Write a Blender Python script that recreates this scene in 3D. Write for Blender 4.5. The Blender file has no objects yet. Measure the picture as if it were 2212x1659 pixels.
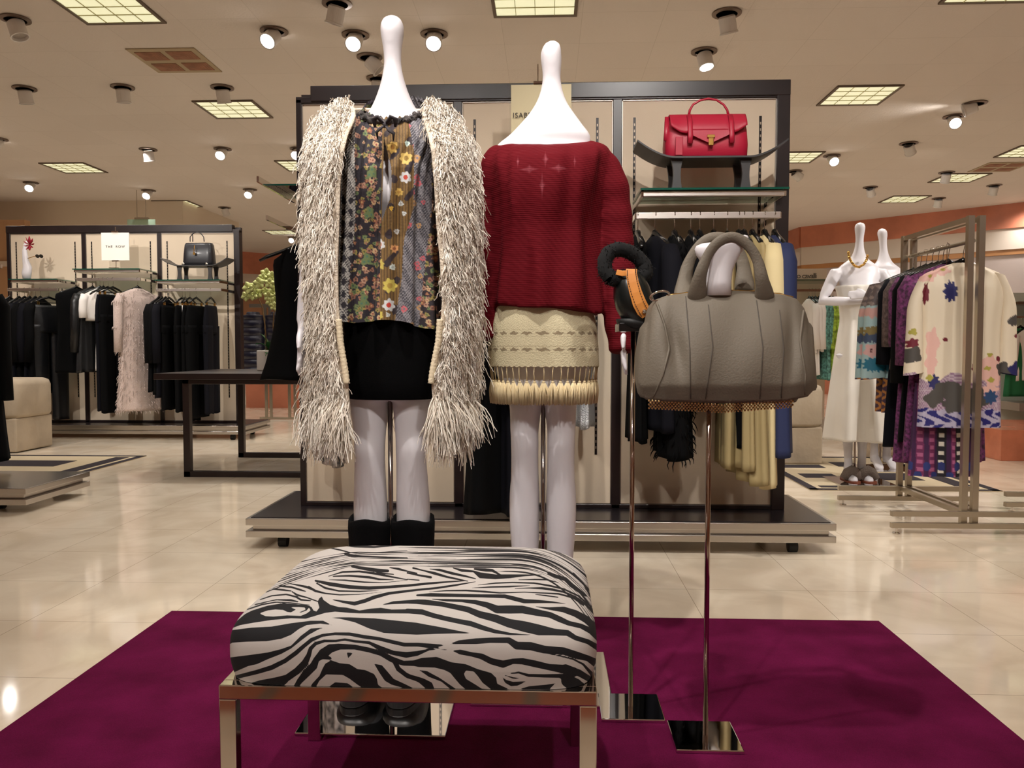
import bpy, bmesh, math, random
import numpy as np
from mathutils import Vector, Matrix, noise as mn
random.seed(7); RNG = np.random.default_rng(7)
sc = bpy.context.scene; COL = sc.collection; PI = math.pi

# ------------------------------------------------------------------ camera
F = 1750.0; CX, CY = 1106.0, 829.5; H = 0.95
PITCH = math.atan(79.5 / F); YAW = math.atan(75 * math.cos(PITCH) / F)
_a, _p = YAW, PITCH
Rv = Vector((math.cos(_a), math.sin(_a), 0))
Fv = Vector((-math.sin(_a) * math.cos(_p), math.cos(_a) * math.cos(_p), -math.sin(_p)))
Uv = Rv.cross(Fv)
CAM = Vector((0, 0, H))
cd = bpy.data.cameras.new('camera'); cam = bpy.data.objects.new('camera', cd); COL.objects.link(cam)
cd.sensor_width = 36; cd.lens = F / 2212 * 36; cd.clip_start = 0.05; cd.clip_end = 100
cam.matrix_world = Matrix.Translation(CAM) @ Matrix(((Rv.x, Uv.x, -Fv.x), (Rv.y, Uv.y, -Fv.y), (Rv.z, Uv.z, -Fv.z))).to_4x4()
sc.camera = cam

def ray(px, py):
    return Rv * ((px - CX) / F) + Uv * ((CY - py) / F) + Fv
def W(px, py, Y):
    d = ray(px, py); return CAM + d * (Y / d.y)
def WZ(px, py, z):
    d = ray(px, py); return CAM + d * ((z - H) / d.z)
def zat(py, Y, px=1181): return W(px, py, Y).z
def xat(px, Y, py=750): return W(px, py, Y).x
def projN(P):
    P = np.asarray(P) - np.array(CAM)
    u = P @ np.array(Rv); v = P @ np.array(Uv); w = P @ np.array(Fv)
    return CX + F * u / w, CY - F * v / w

# ------------------------------------------------------------------ view, world
sc.view_settings.view_transform = 'Standard'; sc.view_settings.look = 'None'
sc.view_settings.gamma = 1; sc.view_settings.use_curve_mapping = False
sc.view_settings.exposure = 0.06
wd = bpy.data.worlds.new('world'); sc.world = wd; wd.use_nodes = True
wd.node_tree.nodes['Background'].inputs[0].default_value = (1.0, 0.93, 0.88, 1)
wd.node_tree.nodes['Background'].inputs[1].default_value = 0.30

CEIL = 3.42
def spot(loc, target, power, size=70, blend=.8, rad=.05, col=(1, .948, .895)):
    ld = bpy.data.lights.new('spot_light', 'SPOT'); o = bpy.data.objects.new('spot_light', ld); COL.objects.link(o)
    o.location = loc; d = Vector(target) - Vector(loc)
    o.rotation_euler = d.to_track_quat('-Z', 'Y').to_euler()
    ld.energy = power; ld.spot_size = math.radians(size); ld.spot_blend = blend; ld.shadow_soft_size = rad; ld.color = col
    return o

# ------------------------------------------------------------------ materials
def lin(c):
    return tuple(((v / 255) / 12.92 if v / 255 <= .04045 else ((v / 255 + .055) / 1.055) ** 2.4) for v in c)
MATS = {}
def new_mat(name):
    m = bpy.data.materials.new(name); m.use_nodes = True
    return m, m.node_tree, m.node_tree.nodes['Principled BSDF']
def mat(name, rgb, rough=.6, metal=0, bump=None, var=None, spec=None, sheen=0, attr=None, sub=0, coat=0):
    if name in MATS: return MATS[name]
    m, nt, b = new_mat(name); c = lin(rgb)
    b.inputs['Base Color'].default_value = (*c, 1); b.inputs['Roughness'].default_value = rough
    b.inputs['Metallic'].default_value = metal
    if spec is not None: b.inputs['Specular IOR Level'].default_value = spec
    if sheen: b.inputs['Sheen Weight'].default_value = sheen; b.inputs['Sheen Roughness'].default_value = .5
    if coat: b.inputs['Coat Weight'].default_value = coat; b.inputs['Coat Roughness'].default_value = .1
    tc = nt.nodes.new('ShaderNodeTexCoord')
    if attr:
        a = nt.nodes.new('ShaderNodeAttribute'); a.attribute_name = attr
        nt.links.new(a.outputs['Color'], b.inputs['Base Color'])
    elif var:
        n = nt.nodes.new('ShaderNodeTexNoise'); n.inputs['Scale'].default_value = var[0]; n.inputs['Detail'].default_value = 4
        nt.links.new(tc.outputs['Object'], n.inputs['Vector'])
        r = nt.nodes.new('ShaderNodeValToRGB')
        k = var[1]
        r.color_ramp.elements[0].position = .35; r.color_ramp.elements[1].position = .65
        r.color_ramp.elements[0].color = (*[max(0, v * (1 - k)) for v in c], 1)
        r.color_ramp.elements[1].color = (*[min(1, v * (1 + k)) for v in c], 1)
        nt.links.new(n.outputs['Fac'], r.inputs['Fac']); nt.links.new(r.outputs['Color'], b.inputs['Base Color'])
    if bump:
        n = nt.nodes.new('ShaderNodeTexNoise'); n.inputs['Scale'].default_value = bump[0]; n.inputs['Detail'].default_value = 3
        nt.links.new(tc.outputs['Object'], n.inputs['Vector'])
        bp = nt.nodes.new('ShaderNodeBump'); bp.inputs['Strength'].default_value = bump[1]; bp.inputs['Distance'].default_value = bump[2] if len(bump) > 2 else .003
        nt.links.new(n.outputs['Fac'], bp.inputs['Height']); nt.links.new(bp.outputs['Normal'], b.inputs['Normal'])
    MATS[name] = m
    return m
def emit(name, rgb, s):
    if name in MATS: return MATS[name]
    m, nt, b = new_mat(name)
    b.inputs['Base Color'].default_value = (.8, .8, .8, 1)
    b.inputs['Emission Color'].default_value = (*lin(rgb), 1); b.inputs['Emission Strength'].default_value = s
    MATS[name] = m; return m
def glass(name, rgb, tint=.9):
    m = bpy.data.materials.new(name); m.use_nodes = True; nt = m.node_tree; nt.nodes.clear()
    o = nt.nodes.new('ShaderNodeOutputMaterial'); t = nt.nodes.new('ShaderNodeBsdfTransparent'); g = nt.nodes.new('ShaderNodeBsdfGlossy')
    t.inputs[0].default_value = (*[v * tint for v in lin(rgb)], 1); g.inputs['Roughness'].default_value = .02
    f = nt.nodes.new('ShaderNodeFresnel'); f.inputs[0].default_value = 1.5; x = nt.nodes.new('ShaderNodeMixShader')
    nt.links.new(f.outputs[0], x.inputs[0]); nt.links.new(t.outputs[0], x.inputs[1]); nt.links.new(g.outputs[0], x.inputs[2])
    nt.links.new(x.outputs[0], o.inputs[0]); MATS[name] = m; return m

# ------------------------------------------------------------------ mesh builder
class MB:
    def __init__(s): s.v = []; s.f = []
    def add(s, vs, fs):
        o = len(s.v); s.v.extend([tuple(p) for p in vs]); s.f.extend([tuple(i + o for i in q) for q in fs]); return s
    def box(s, c, d, rot=None):
        hx, hy, hz = d[0] / 2, d[1] / 2, d[2] / 2
        vs = [Vector((x, y, z)) for x in (-hx, hx) for y in (-hy, hy) for z in (-hz, hz)]
        if rot is not None: vs = [rot @ p for p in vs]
        vs = [p + Vector(c) for p in vs]
        return s.add(vs, [(0, 1, 3, 2), (4, 6, 7, 5), (0, 4, 5, 1), (2, 3, 7, 6), (0, 2, 6, 4), (1, 5, 7, 3)])
    def bx(s, x0, x1, y0, y1, z0, z1):
        return s.box(((x0 + x1) / 2, (y0 + y1) / 2, (z0 + z1) / 2), (x1 - x0, y1 - y0, z1 - z0))
    def loft(s, rings, cap=True, close=True):
        n = len(rings[0]); o = len(s.v)
        for r in rings: s.v.extend([tuple(p) for p in r])
        for i in range(len(rings) - 1):
            for j in range(n if close else n - 1):
                k = (j + 1) % n
                s.f.append((o + i * n + j, o + i * n + k, o + (i + 1) * n + k, o + (i + 1) * n + j))
        if cap:
            s.f.append(tuple(o + j for j in range(n))[::-1])
            s.f.append(tuple(o + (len(rings) - 1) * n + j for j in range(n)))
        return s
    def tube(s, pts, r, n=10, cap=True, flat=1.0, up=None):
        pts = [Vector(p) for p in pts]; rs = r if isinstance(r, (list, tuple)) else [r] * len(pts)
        rings = []; prev = None
        for i, p in enumerate(pts):
            t = (pts[min(i + 1, len(pts) - 1)] - pts[max(i - 1, 0)]).normalized()
            if prev is None:
                u = Vector(up) if up else (Vector((0, 0, 1)) if abs(t.z) < .9 else Vector((0, 1, 0)))
            else: u = prev
            a = (u - t * u.dot(t)).normalized(); b = t.cross(a); prev = a
            rings.append([p + a * (rs[i] * flat * math.cos(2 * PI * k / n)) + b * (rs[i] * math.sin(2 * PI * k / n)) for k in range(n)])
        return s.loft(rings, cap)
    def lathe(s, prof, c=(0, 0, 0), n=24, rot=None, cap=True):
        rings = []
        for r, z in prof:
            ring = [Vector((r * math.cos(2 * PI * k / n), r * math.sin(2 * PI * k / n), z)) for k in range(n)]
            if rot is not None: ring = [rot @ p for p in ring]
            rings.append([p + Vector(c) for p in ring])
        return s.loft(rings, cap)
    def grid(s, P):
        P = np.asarray(P); n, m = P.shape[:2]; o = len(s.v)
        s.v.extend(map(tuple, P.reshape(-1, 3).tolist()))
        for i in range(n - 1):
            for j in range(m - 1):
                s.f.append((o + i * m + j, o + i * m + j + 1, o + (i + 1) * m + j + 1, o + (i + 1) * m + j))
        return s
    def build(s, name, m, parent=None, smooth=False, bevel=0, sub=0, solid=0, remesh=0, smth=0, loc=None, mods=None):
        me = bpy.data.meshes.new(name); me.from_pydata([tuple(map(float, p)) for p in s.v], [], s.f); me.update()
        bm = bmesh.new(); bm.from_mesh(me); bmesh.ops.recalc_face_normals(bm, faces=bm.faces); bm.to_mesh(me); bm.free()
        me.materials.append(m)
        if smooth: me.polygons.foreach_set('use_smooth', [True] * len(me.polygons))
        o = bpy.data.objects.new(name, me); COL.objects.link(o)
        if parent is not None:
            o.parent = parent
        if loc is not None: o.location = loc
        if remesh:
            q = o.modifiers.new('r', 'REMESH'); q.mode = 'VOXEL'; q.voxel_size = remesh; q.use_smooth_shade = True
        if smth:
            q = o.modifiers.new('s', 'SMOOTH'); q.factor = .5; q.iterations = smth
        if solid:
            q = o.modifiers.new('t', 'SOLIDIFY'); q.thickness = solid; q.offset = 0
        if bevel:
            q = o.modifiers.new('b', 'BEVEL'); q.width = bevel; q.segments = 2; q.limit_method = 'ANGLE'; q.angle_limit = .6
        if sub:
            q = o.modifiers.new('u', 'SUBSURF'); q.levels = sub; q.render_levels = sub
        return o
def tag(o, label=None, cat=None, group=None, kind=None):
    if label: o['label'] = label
    if cat: o['category'] = cat
    if group: o['group'] = group
    if kind: o['kind'] = kind
    return o
def empty(name, loc, label=None, cat=None, group=None, rz=0):
    o = bpy.data.objects.new(name, None); COL.objects.link(o); o.location = loc; o.rotation_euler = (0, 0, rz)
    o.empty_display_size = .05
    return tag(o, label, cat, group)
def loc_parent(o, root):
    """child built in world coordinates keeps its place under root"""
    o.parent = root; o.matrix_parent_inverse = (Matrix.Translation(root.location) @ Matrix.Rotation(root.rotation_euler.z, 4, 'Z')).inverted(); return o
def wb(mb, name, m, root, **k):
    return loc_parent(mb.build(name, m, None, **k), root)
def copy_tree(o, parent=None):
    c = o.copy(); COL.objects.link(c)
    if parent is not None: c.parent = parent
    for ch in list(o.children): copy_tree(ch, c)
    return c
def struct(o): o['kind'] = 'structure'; return o
def vcol(o, cols, name='col'):
    at = o.data.color_attributes.new(name, 'FLOAT_COLOR', 'POINT')
    c = np.ones((len(o.data.vertices), 4), np.float32); c[:, :3] = cols; at.data.foreach_set('color', c.ravel())
def ring(cx, cy, z, a, b, n=32, p=2.0, tilt=0, ph=0):
    out = []
    for k in range(n):
        t = 2 * PI * k / n
        c, s_ = math.sin(t), -math.cos(t)
        x = a * math.copysign(abs(c) ** (2 / p), c); y = b * math.copysign(abs(s_) ** (2 / p), s_)
        out.append(Vector((cx + x, cy + y, z + tilt * (-s_))))   # tilt>0 raises the back? s_=-1 front -> z+tilt
    return out
def interp(rows, t):
    """rows: list of tuples sorted by first entry"""
    for i in range(len(rows) - 1):
        if t <= rows[i + 1][0] or i == len(rows) - 2:
            a, b = rows[i], rows[i + 1]; k = (t - a[0]) / (b[0] - a[0]); k = max(0, min(1, k)); 
            return [a[j] + (b[j] - a[j]) * k for j in range(1, len(a))]
def cinterp(rows, t):
    xs = [r[0] for r in rows]; out = []
    for j in range(1, len(rows[0])):
        ys = [r[j] for r in rows]
        n = len(xs); i = 0
        while i < n - 2 and t > xs[i + 1]: i += 1
        h = xs[i + 1] - xs[i]; k = max(0, min(1, (t - xs[i]) / h))
        m0 = (ys[i + 1] - ys[max(i - 1, 0)]) / (xs[i + 1] - xs[max(i - 1, 0)]); m1 = (ys[min(i + 2, n - 1)] - ys[i]) / (xs[min(i + 2, n - 1)] - xs[i])
        out.append((2 * k**3 - 3 * k**2 + 1) * ys[i] + (k**3 - 2 * k**2 + k) * h * m0 + (-2 * k**3 + 3 * k**2) * ys[i + 1] + (k**3 - k**2) * h * m1)
    return out

# common materials
CHROME = mat('chrome', (215, 212, 208), .06, 1)
SATIN = mat('satin_nickel', (176, 168, 155), .22, 1)
STEEL = mat('brushed_steel', (190, 186, 180), .18, 1)
WOODK = mat('espresso_wood', (34, 24, 24), .32, 0, var=(6, .2))
FABRIC = mat('cream_linen_panel', (214, 196, 172), .7, 0, bump=(220, .12), var=(3, .03))
BLACK = mat('black_cloth', (6, 6, 7), .9, 0, bump=(60, .2), spec=.12)
BLACKG = mat('black_gloss', (12, 12, 14), .18)
WHITEP = mat('mannequin_white', (226, 222, 226), .38)
GOLD = mat('gold_metal', (212, 170, 96), .22, 1)
GLASS = glass('clear_glass', (232, 244, 238), .96); GLEDGE = mat('glass_edge', (12, 74, 60), .15)
GREENGL = glass('green_glass', (150, 200, 170), .9)
BULB = emit('lamp_lens_lit', (255, 250, 245), 14)
# ------------------------------------------------------------------ floor, ceiling, walls
def floor_material():
    m, nt, b = new_mat('polished_cream_marble'); tc = nt.nodes.new('ShaderNodeTexCoord')
    br = nt.nodes.new('ShaderNodeTexBrick'); br.offset = 0; br.inputs['Scale'].default_value = 1
    br.inputs['Brick Width'].default_value = .47; br.inputs['Row Height'].default_value = .47; br.inputs['Mortar Size'].default_value = .0012
    br.inputs['Mortar Smooth'].default_value = .1; br.inputs['Bias'].default_value = 0
    mp = nt.nodes.new('ShaderNodeMapping'); mp.inputs['Location'].default_value = (-.55 + .47 * 40, .12 + .47 * 40, 0)
    nt.links.new(tc.outputs['Object'], mp.inputs['Vector']); nt.links.new(mp.outputs[0], br.inputs['Vector'])
    br.inputs['Color1'].default_value = (*lin((240, 226, 204)), 1); br.inputs['Color2'].default_value = (*lin((235, 220, 197)), 1)
    br.inputs['Mortar'].default_value = (*lin((176, 160, 138)), 1)
    n = nt.nodes.new('ShaderNodeTexNoise'); n.inputs['Scale'].default_value = 2.2; n.inputs['Detail'].default_value = 6; n.inputs['Distortion'].default_value = 1.5
    nt.links.new(tc.outputs['Object'], n.inputs['Vector'])
    r = nt.nodes.new('ShaderNodeValToRGB'); r.color_ramp.elements[0].color = (.86, .83, .8, 1); r.color_ramp.elements[1].color = (1, 1, 1, 1)
    r.color_ramp.elements[0].position = .35; r.color_ramp.elements[1].position = .6
    nt.links.new(n.outputs['Fac'], r.inputs['Fac'])
    x = nt.nodes.new('ShaderNodeMix'); x.data_type = 'RGBA'; x.blend_type = 'MULTIPLY'; x.inputs[0].default_value = 1
    nt.links.new(br.outputs['Color'], x.inputs[6]); nt.links.new(r.outputs['Color'], x.inputs[7]); nt.links.new(x.outputs[2], b.inputs['Base Color'])
    b.inputs['Roughness'].default_value = .07; b.inputs['Specular IOR Level'].default_value = .62
    return m
RX0, RX1, RY0, RY1 = -15.0, 14.0, -5.0, 23.0
fo = struct(MB().bx(RX0, RX1, RY0, RY1, -.1, 0).build('floor', floor_material()))
def ceiling_material():
    m, nt, b = new_mat('acoustic_ceiling'); tc = nt.nodes.new('ShaderNodeTexCoord')
    br = nt.nodes.new('ShaderNodeTexBrick'); br.offset = 0; br.inputs['Scale'].default_value = 1
    br.inputs['Brick Width'].default_value = .61; br.inputs['Row Height'].default_value = .61; br.inputs['Mortar Size'].default_value = .002
    mp = nt.nodes.new('ShaderNodeMapping'); mp.inputs['Location'].default_value = (.35 + 24.4, -.02 + 24.4, 0)
    nt.links.new(tc.outputs['Object'], mp.inputs['Vector']); nt.links.new(mp.outputs[0], br.inputs['Vector'])
    br.inputs['Color1'].default_value = (*lin((226, 216, 206)), 1); br.inputs['Color2'].default_value = (*lin((223, 213, 203)), 1)
    br.inputs['Mortar'].default_value = (*lin((208, 198, 186)), 1)
    n = nt.nodes.new('ShaderNodeTexNoise'); n.inputs['Scale'].default_value = 60; n.inputs['Detail'].default_value = 4
    nt.links.new(tc.outputs['Object'], n.inputs['Vector'])
    bp = nt.nodes.new('ShaderNodeBump'); bp.inputs['Strength'].default_value = .25; bp.inputs['Distance'].default_value = .01
    nt.links.new(n.outputs['Fac'], bp.inputs['Height']); nt.links.new(bp.outputs['Normal'], b.inputs['Normal'])
    nt.links.new(br.outputs['Color'], b.inputs['Base Color']); b.inputs['Roughness'].default_value = .9
    return m
struct(MB().bx(RX0, RX1, RY0, RY1, CEIL, CEIL + .1).build('ceiling', ceiling_material()))

WALLT = mat('tan_wall', (186, 150, 120), .6, var=(1.5, .05)); SALM = mat('salmon_wood', (196, 122, 94), .45, var=(2.5, .12))
CREAMW = mat('cream_band', (216, 204, 190), .6); PANELW = mat('pale_wallcovering', (190, 176, 170), .7, bump=(60, .2))
OCHRE = mat('ochre_wood', (184, 132, 84), .5, var=(3, .1))
struct(MB().bx(RX0 - .1, RX0, RY0, RY1, 0, CEIL).build('wall_left', WALLT))
struct(MB().bx(RX1, RX1 + .1, RY0, RY1, 0, CEIL).build('wall_right', WALLT))
wf = struct(MB().bx(RX0, RX1, RY0 - .1, RY0, 0, CEIL).build('wall_front', mat('store_front_plaster', (206, 186, 164), .6)))
struct(MB().bx(RX0, RX1, RY1, RY1 + .1, 0, CEIL).build('wall_back', mat('tan_far_wall', (176, 140, 112), .6)))
# the angled wall on the right, bands run its length
def wall_run(pts, bands, name, th=.12):
    for bi, (z0, z1, m, off) in enumerate(bands):
        b = MB()
        for (xa, ya), (xb, yb) in zip(pts[:-1], pts[1:]):
            d = Vector((xb - xa, yb - ya, 0)); nrm = Vector((d.y, -d.x, 0)).normalized()
            if nrm.y > 0: nrm = -nrm
            A = Vector((xa, ya, 0)) + nrm * off; B = Vector((xb, yb, 0)) + nrm * off
            A2 = Vector((xa, ya, 0)) - nrm * th; B2 = Vector((xb, yb, 0)) - nrm * th
            vs = [Vector((q.x, q.y, z)) for z in (z0, z1) for q in (A, B, B2, A2)]
            b.add(vs, [(0, 1, 5, 4), (1, 2, 6, 5), (2, 3, 7, 6), (3, 0, 4, 7), (0, 3, 2, 1), (4, 5, 6, 7)])
        struct(b.build(name[bi], m))
P1 = WZ(2212, 438, CEIL); P0 = WZ(1734, 491, CEIL); PL = WZ(1600, 540, CEIL)
ext = P1 + (P1 - P0) * .75
wall_run([(PL.x, PL.y), (P0.x, P0.y), (P1.x, P1.y), (ext.x, ext.y)],
         [(0, .75, SALM, .02), (.75, .95, CREAMW, .03), (.95, 2.55, PANELW, 0), (2.55, 2.64, OCHRE, .03), (2.64, 3.0, CREAMW, .05), (3.0, CEIL, SALM, .08)],
         ['trim_1', 'trim_2', 'wall_right_angled', 'trim_3', 'trim_4', 'trim_5'])
# curved wall far left
cpts = []
for k in range(13):
    px = 420 + (760 - 420) * k / 12; py = 536 + 22 * math.sin(PI * min(1, (px - 420) / 420) * .5)
    q = WZ(px, py, CEIL); cpts.append((q.x, q.y))
wall_run(cpts, [(0, .35, SALM, .02), (.35, .6, CREAMW, .03), (.6, 2.62, mat('tan_panel', (178, 132, 100), .5, var=(1, .08)), 0), (2.62, 2.86, CREAMW, .05), (2.86, CEIL, SALM, .08)],
         ['trim_6', 'trim_7', 'wall_back_curved', 'trim_8', 'trim_9'])
# soffit behind the left fixture
s0 = W(-200, 476, 13.5); s1 = W(395, 477, 13.5)
struct(MB().bx(s0.x, s1.x, 13.5, 16, 3.02, CEIL).build('trim_10', mat('soffit_paint', (226, 212, 192), .7)))
struct(MB().bx(s0.x - 1, xat(60, 12.8), 12.8, 12.95, 0, 3.0).build('wall_back_left', mat('apricot_wall', (196, 154, 116), .6)))
struct(MB().bx(s0.x - 1, xat(60, 12.8), 12.74, 12.8, 2.25, 2.33).build('trim_11', CREAMW))

# ------------------------------------------------------------------ troffers
TROF = emit('troffer_diffuser', (236, 234, 184), .74); TFRM = mat('troffer_frame', (104, 88, 72), .5)
LOUV = mat('troffer_louver', (170, 160, 120), .35, .3)
def make_troffer():
    r = empty('ceiling_light', (0, 0, 0))
    f = MB()
    for x0, x1, y0, y1 in ((-.31, -.285, -.31, .31), (.285, .31, -.31, .31), (-.285, .285, -.31, -.285), (-.285, .285, .285, .31)):
        f.bx(x0, x1, y0, y1, -.012, 0.002)
    f.build('frame', TFRM, r)
    MB().bx(-.285, .285, -.285, .285, -.0035, .002).build('diffuser', TROF, r)
    l = MB()
    for k in (-1, 0, 1):
        l.bx(k * .1425 - .002, k * .1425 + .002, -.285, .285, -.010, -.0036); l.bx(-.285, .285, k * .1425 - .002, k * .1425 + .002, -.010, -.0036)
    l.build('louver', LOUV, r)
    return r
tproto = make_troffer()
T = [(-3.2, 5.85, 'bright square louvred ceiling light at the top left edge of the view'),
     (-.09, 5.85, 'square louvred ceiling light at the top above the two mannequins'),
     (3.11, 5.75, 'square louvred ceiling light at the top right corner'),
     (-3.25, 8.4, 'square ceiling light above the gap between left rack unit and left mannequin'),
     (3.05, 8.2, 'square ceiling light to the right of the tall cream unit with the red bag'),
         (-6.5, 11.0, 'dim ceiling light high over the left rack unit, farther back'),
     (-3.3, 11.0, 'ceiling light just left of the shaggy vest sleeve, partly covered'),
     (3.2, 10.8, 'ceiling light peeking past the right edge of the tall cream unit'),
     (6.1, 10.6, 'ceiling light cut by the right edge of the picture'),
     (-6.35, 13.8, 'small far ceiling light over the black handbag'),
     (6.0, 12.2, 'small ceiling light over the right garment rack'),
     (5.95, 13.9, 'farthest small ceiling light near the salmon wall band'),
     (-5.7, 17.3, 'tiny distant ceiling light behind the orchid')]
HID = [(x, y) for x in (-6.3, -3.15, 0, 3.1, 6.2) for y in (-2.0, 0.9, 3.35) ]  # unseen troffers, added over and behind the camera to light the scene
for i, (x, y, lb) in enumerate(T):
    o = tproto if i == 0 else copy_tree(tproto)
    o.location = (x, y, CEIL - .003); tag(o, lb, 'ceiling light', 'square ceiling lights')
for x, y in HID:
    o = copy_tree(tproto); o.location = (x, y, CEIL - .003); tag(o, 'square ceiling light added overhead to light the scene, out of the picture', 'ceiling light', 'added square ceiling lights overhead')
# air vents
VENT = mat('vent_beige', (176, 158, 128), .7); VRUST = mat('vent_rust', (150, 104, 78), .7, var=(12, .2))
def vent(x, y, lb):
    r = empty('ceiling_vent', (x, y, CEIL - .003), lb, 'vent', 'ceiling vents')
    MB().bx(-.29, .29, -.29, .29, -.006, .002).build('vent_plate', VENT, r)
    for i, (a, b_) in enumerate(((-.14, -.13), (.13, -.14), (-.13, .14), (.14, .13))):
        m_ = MB()
        for k in range(5):
            s = .11 - k * .022
            m_.box((a, b_, -.008 - k * .0012), (2 * s, 2 * s * .85, .004))
        m_.build('louvre_block', VRUST, r)
vent(-3.2, 6.97, 'beige square air vent with four rusty brown patches, upper left')
vent(6.2, 11.5, 'brown square air vent far back at the right edge')

# ------------------------------------------------------------------ canister spotlights
RINGM = mat('canister_ring', (120, 104, 92), .35, .6); CANM = mat('canister_white', (226, 222, 218), .5); DARKH = mat('canister_hollow', (52, 40, 34), .6)
def make_can(lit, d):
    r = empty('canister_spotlight', (0, 0, 0))
    m_ = MB(); m_.lathe([(.078, -.001), (.108, -.001), (.108, -.010), (.078, -.014), (.078, -.001)], n=28, cap=False); m_.build('trim_ring', RINGM, r, smooth=False)
    MB().lathe([(.079, -.003), (.001, -.003)], n=24, cap=True).build('recess', DARKH, r)
    d = Vector(d).normalized(); q = d.to_track_quat('Z', 'Y').to_matrix()
    c = Vector((0, 0, -.03)) - d * .01
    MB().lathe([(.05, 0), (.062, .012), (.062, .115), (.067, .118), (.067, .128), (.057, .128), (.054, .10)], c=c, rot=q, n=28, cap=False).build('canister', CANM, r, smooth=False, bevel=0)
    MB().lathe([(.001, .108), (.03, .112), (.055, .104)], c=c, rot=q, n=24, cap=False).build('lens', BULB if lit else mat('lens_dim', (170, 160, 150), .3), r, smooth=True)
    return r, c + d * .13
CANS = [  # px,py of ring, lit, direction, label
 (592, 66, 1, (-.25, -.75, -.75), 'lit canister spotlight, leftmost of the three bright ones over the left mannequin'),
 (768, 74, 1, (.0, -.8, -.7), 'lit canister spotlight just left of the left mannequin head'),
 (938, 72, 1, (.05, -.8, -.75), 'lit canister spotlight just right of the left mannequin head'),
 (481, 321, 1, (0, -.8, -.7), 'glowing spotlight between the two left square lights and the cream unit'),
 (645, 321, 1, (-.1, -.8, -.7), 'glowing spotlight half hidden behind the shaggy vest'),
 (67, 394, 1, (.2, -.8, -.7), 'glowing spotlight above the left end of the left rack unit'),
 (321, 411, 1, (0, -.8, -.7), 'glowing spotlight above the middle of the left rack unit'),
 (540, 409, 1, (0, -.8, -.7), 'glowing spotlight above the right end of the left rack unit'),
 (-4, 300, 1, (.1, -.8, -.6), 'glowing spotlight cut by the left picture edge'),
 (2060, 251, 1, (-.2, -.8, -.6), 'glowing spotlight at the far right over the garment rack'),
 (1797, 336, 1, (0, -.8, -.6), 'brightest spotlight right of the tall cream unit'),
 (1521, 110, 1, (.15, -.25, -1), 'white canister spotlight with glowing bottom above the red bag'),
 (632, 512, 1, (0, -.8, -.5), 'tiny far spotlight glowing beside the shaggy vest'),
 (33, 40, 0, (.35, -.05, -1), 'unlit canister spotlight in the top left corner'),
 (728, 6, 0, (-.3, .25, -1), 'tilted unlit canister spotlight at the top edge left of the mannequin head'),
 (1570, 27, 0, (.25, .35, -1), 'unlit canister spotlight at the top edge right of the middle square light'),
 (53, 190, 0, (.05, .2, -1), 'unlit canister spotlight left of the rusty air vent'),
 (265, 187, 0, (0, .2, -1), 'unlit canister spotlight just below the rusty air vent'),
 (480, 188, 0, (.05, .3, -1), 'unlit canister spotlight directly above a square light on the left'),
 (798, 122, 0, (.75, .1, -.75), 'canister spotlight tilted sideways beside the left mannequin neck'),
 (817, 168, 0, (-.1, .3, -1), 'unlit canister half hidden by the left mannequin neck'),
 (320, 322, 0, (.0, .3, -1), 'small unlit canister between two glowing ones on the left'),
 (1963, 309, 0, (.5, .6, -.7), 'canister spotlight throwing a streak over the ceiling at the right'),
 (2108, 222, 0, (-.8, .3, -.3), 'canister spotlight with a bright streak at the upper right'),
 (1716, 369, 0, (.8, .3, -.5), 'canister spotlight peeking out beside the tall cream unit'),
 (1880, 404, 0, (.4, .6, -.7), 'small canister over the white dressed mannequins'),
 (2045, 372, 0, (0, .5, -1), 'small unlit canister left of the brown vent on the right'),
 (2148, 400, 0, (0, .5, -1), 'small unlit canister below the brown vent on the right'),
 (2028, 428, 0, (0, .5, -1), 'small unlit canister near the salmon band on the right'),
 (97, 460, 0, (0, .4, -1), 'small unlit canister near the left rack unit, leftmost of three in a row'),
 (208, 458, 0, (0, .4, -1), 'small unlit canister near the left rack unit, middle of three in a row'),
 (285, 456, 0, (0, .4, -1), 'small unlit canister near the green exit sign'),
 (437, 456, 0, (.8, .3, -.5), 'distant canister sending a streak right, above the black handbag'),
 (485, 448, 0, (.3, .2, -1), 'distant white canister above the end of the left rack unit'),
]
for px, py, lit, d, lb in CANS:
    r, tip = make_can(lit, d); q = WZ(px, py, CEIL); r.location = (q.x, q.y, CEIL - .002); tag(r, lb, 'spotlight', 'ceiling spotlights')
    r.rotation_euler.z = 0
    L = Vector(r.location) + tip; dd = Vector(d).normalized()
    if lit: spot(L, L + Vector((dd.x * .5, dd.y * .55, -1)), 52, 110, 1, .05)
    else: spot(L, L + dd, 40, 120 if abs(dd.z) > .6 else 90, 1, .05)
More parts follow.
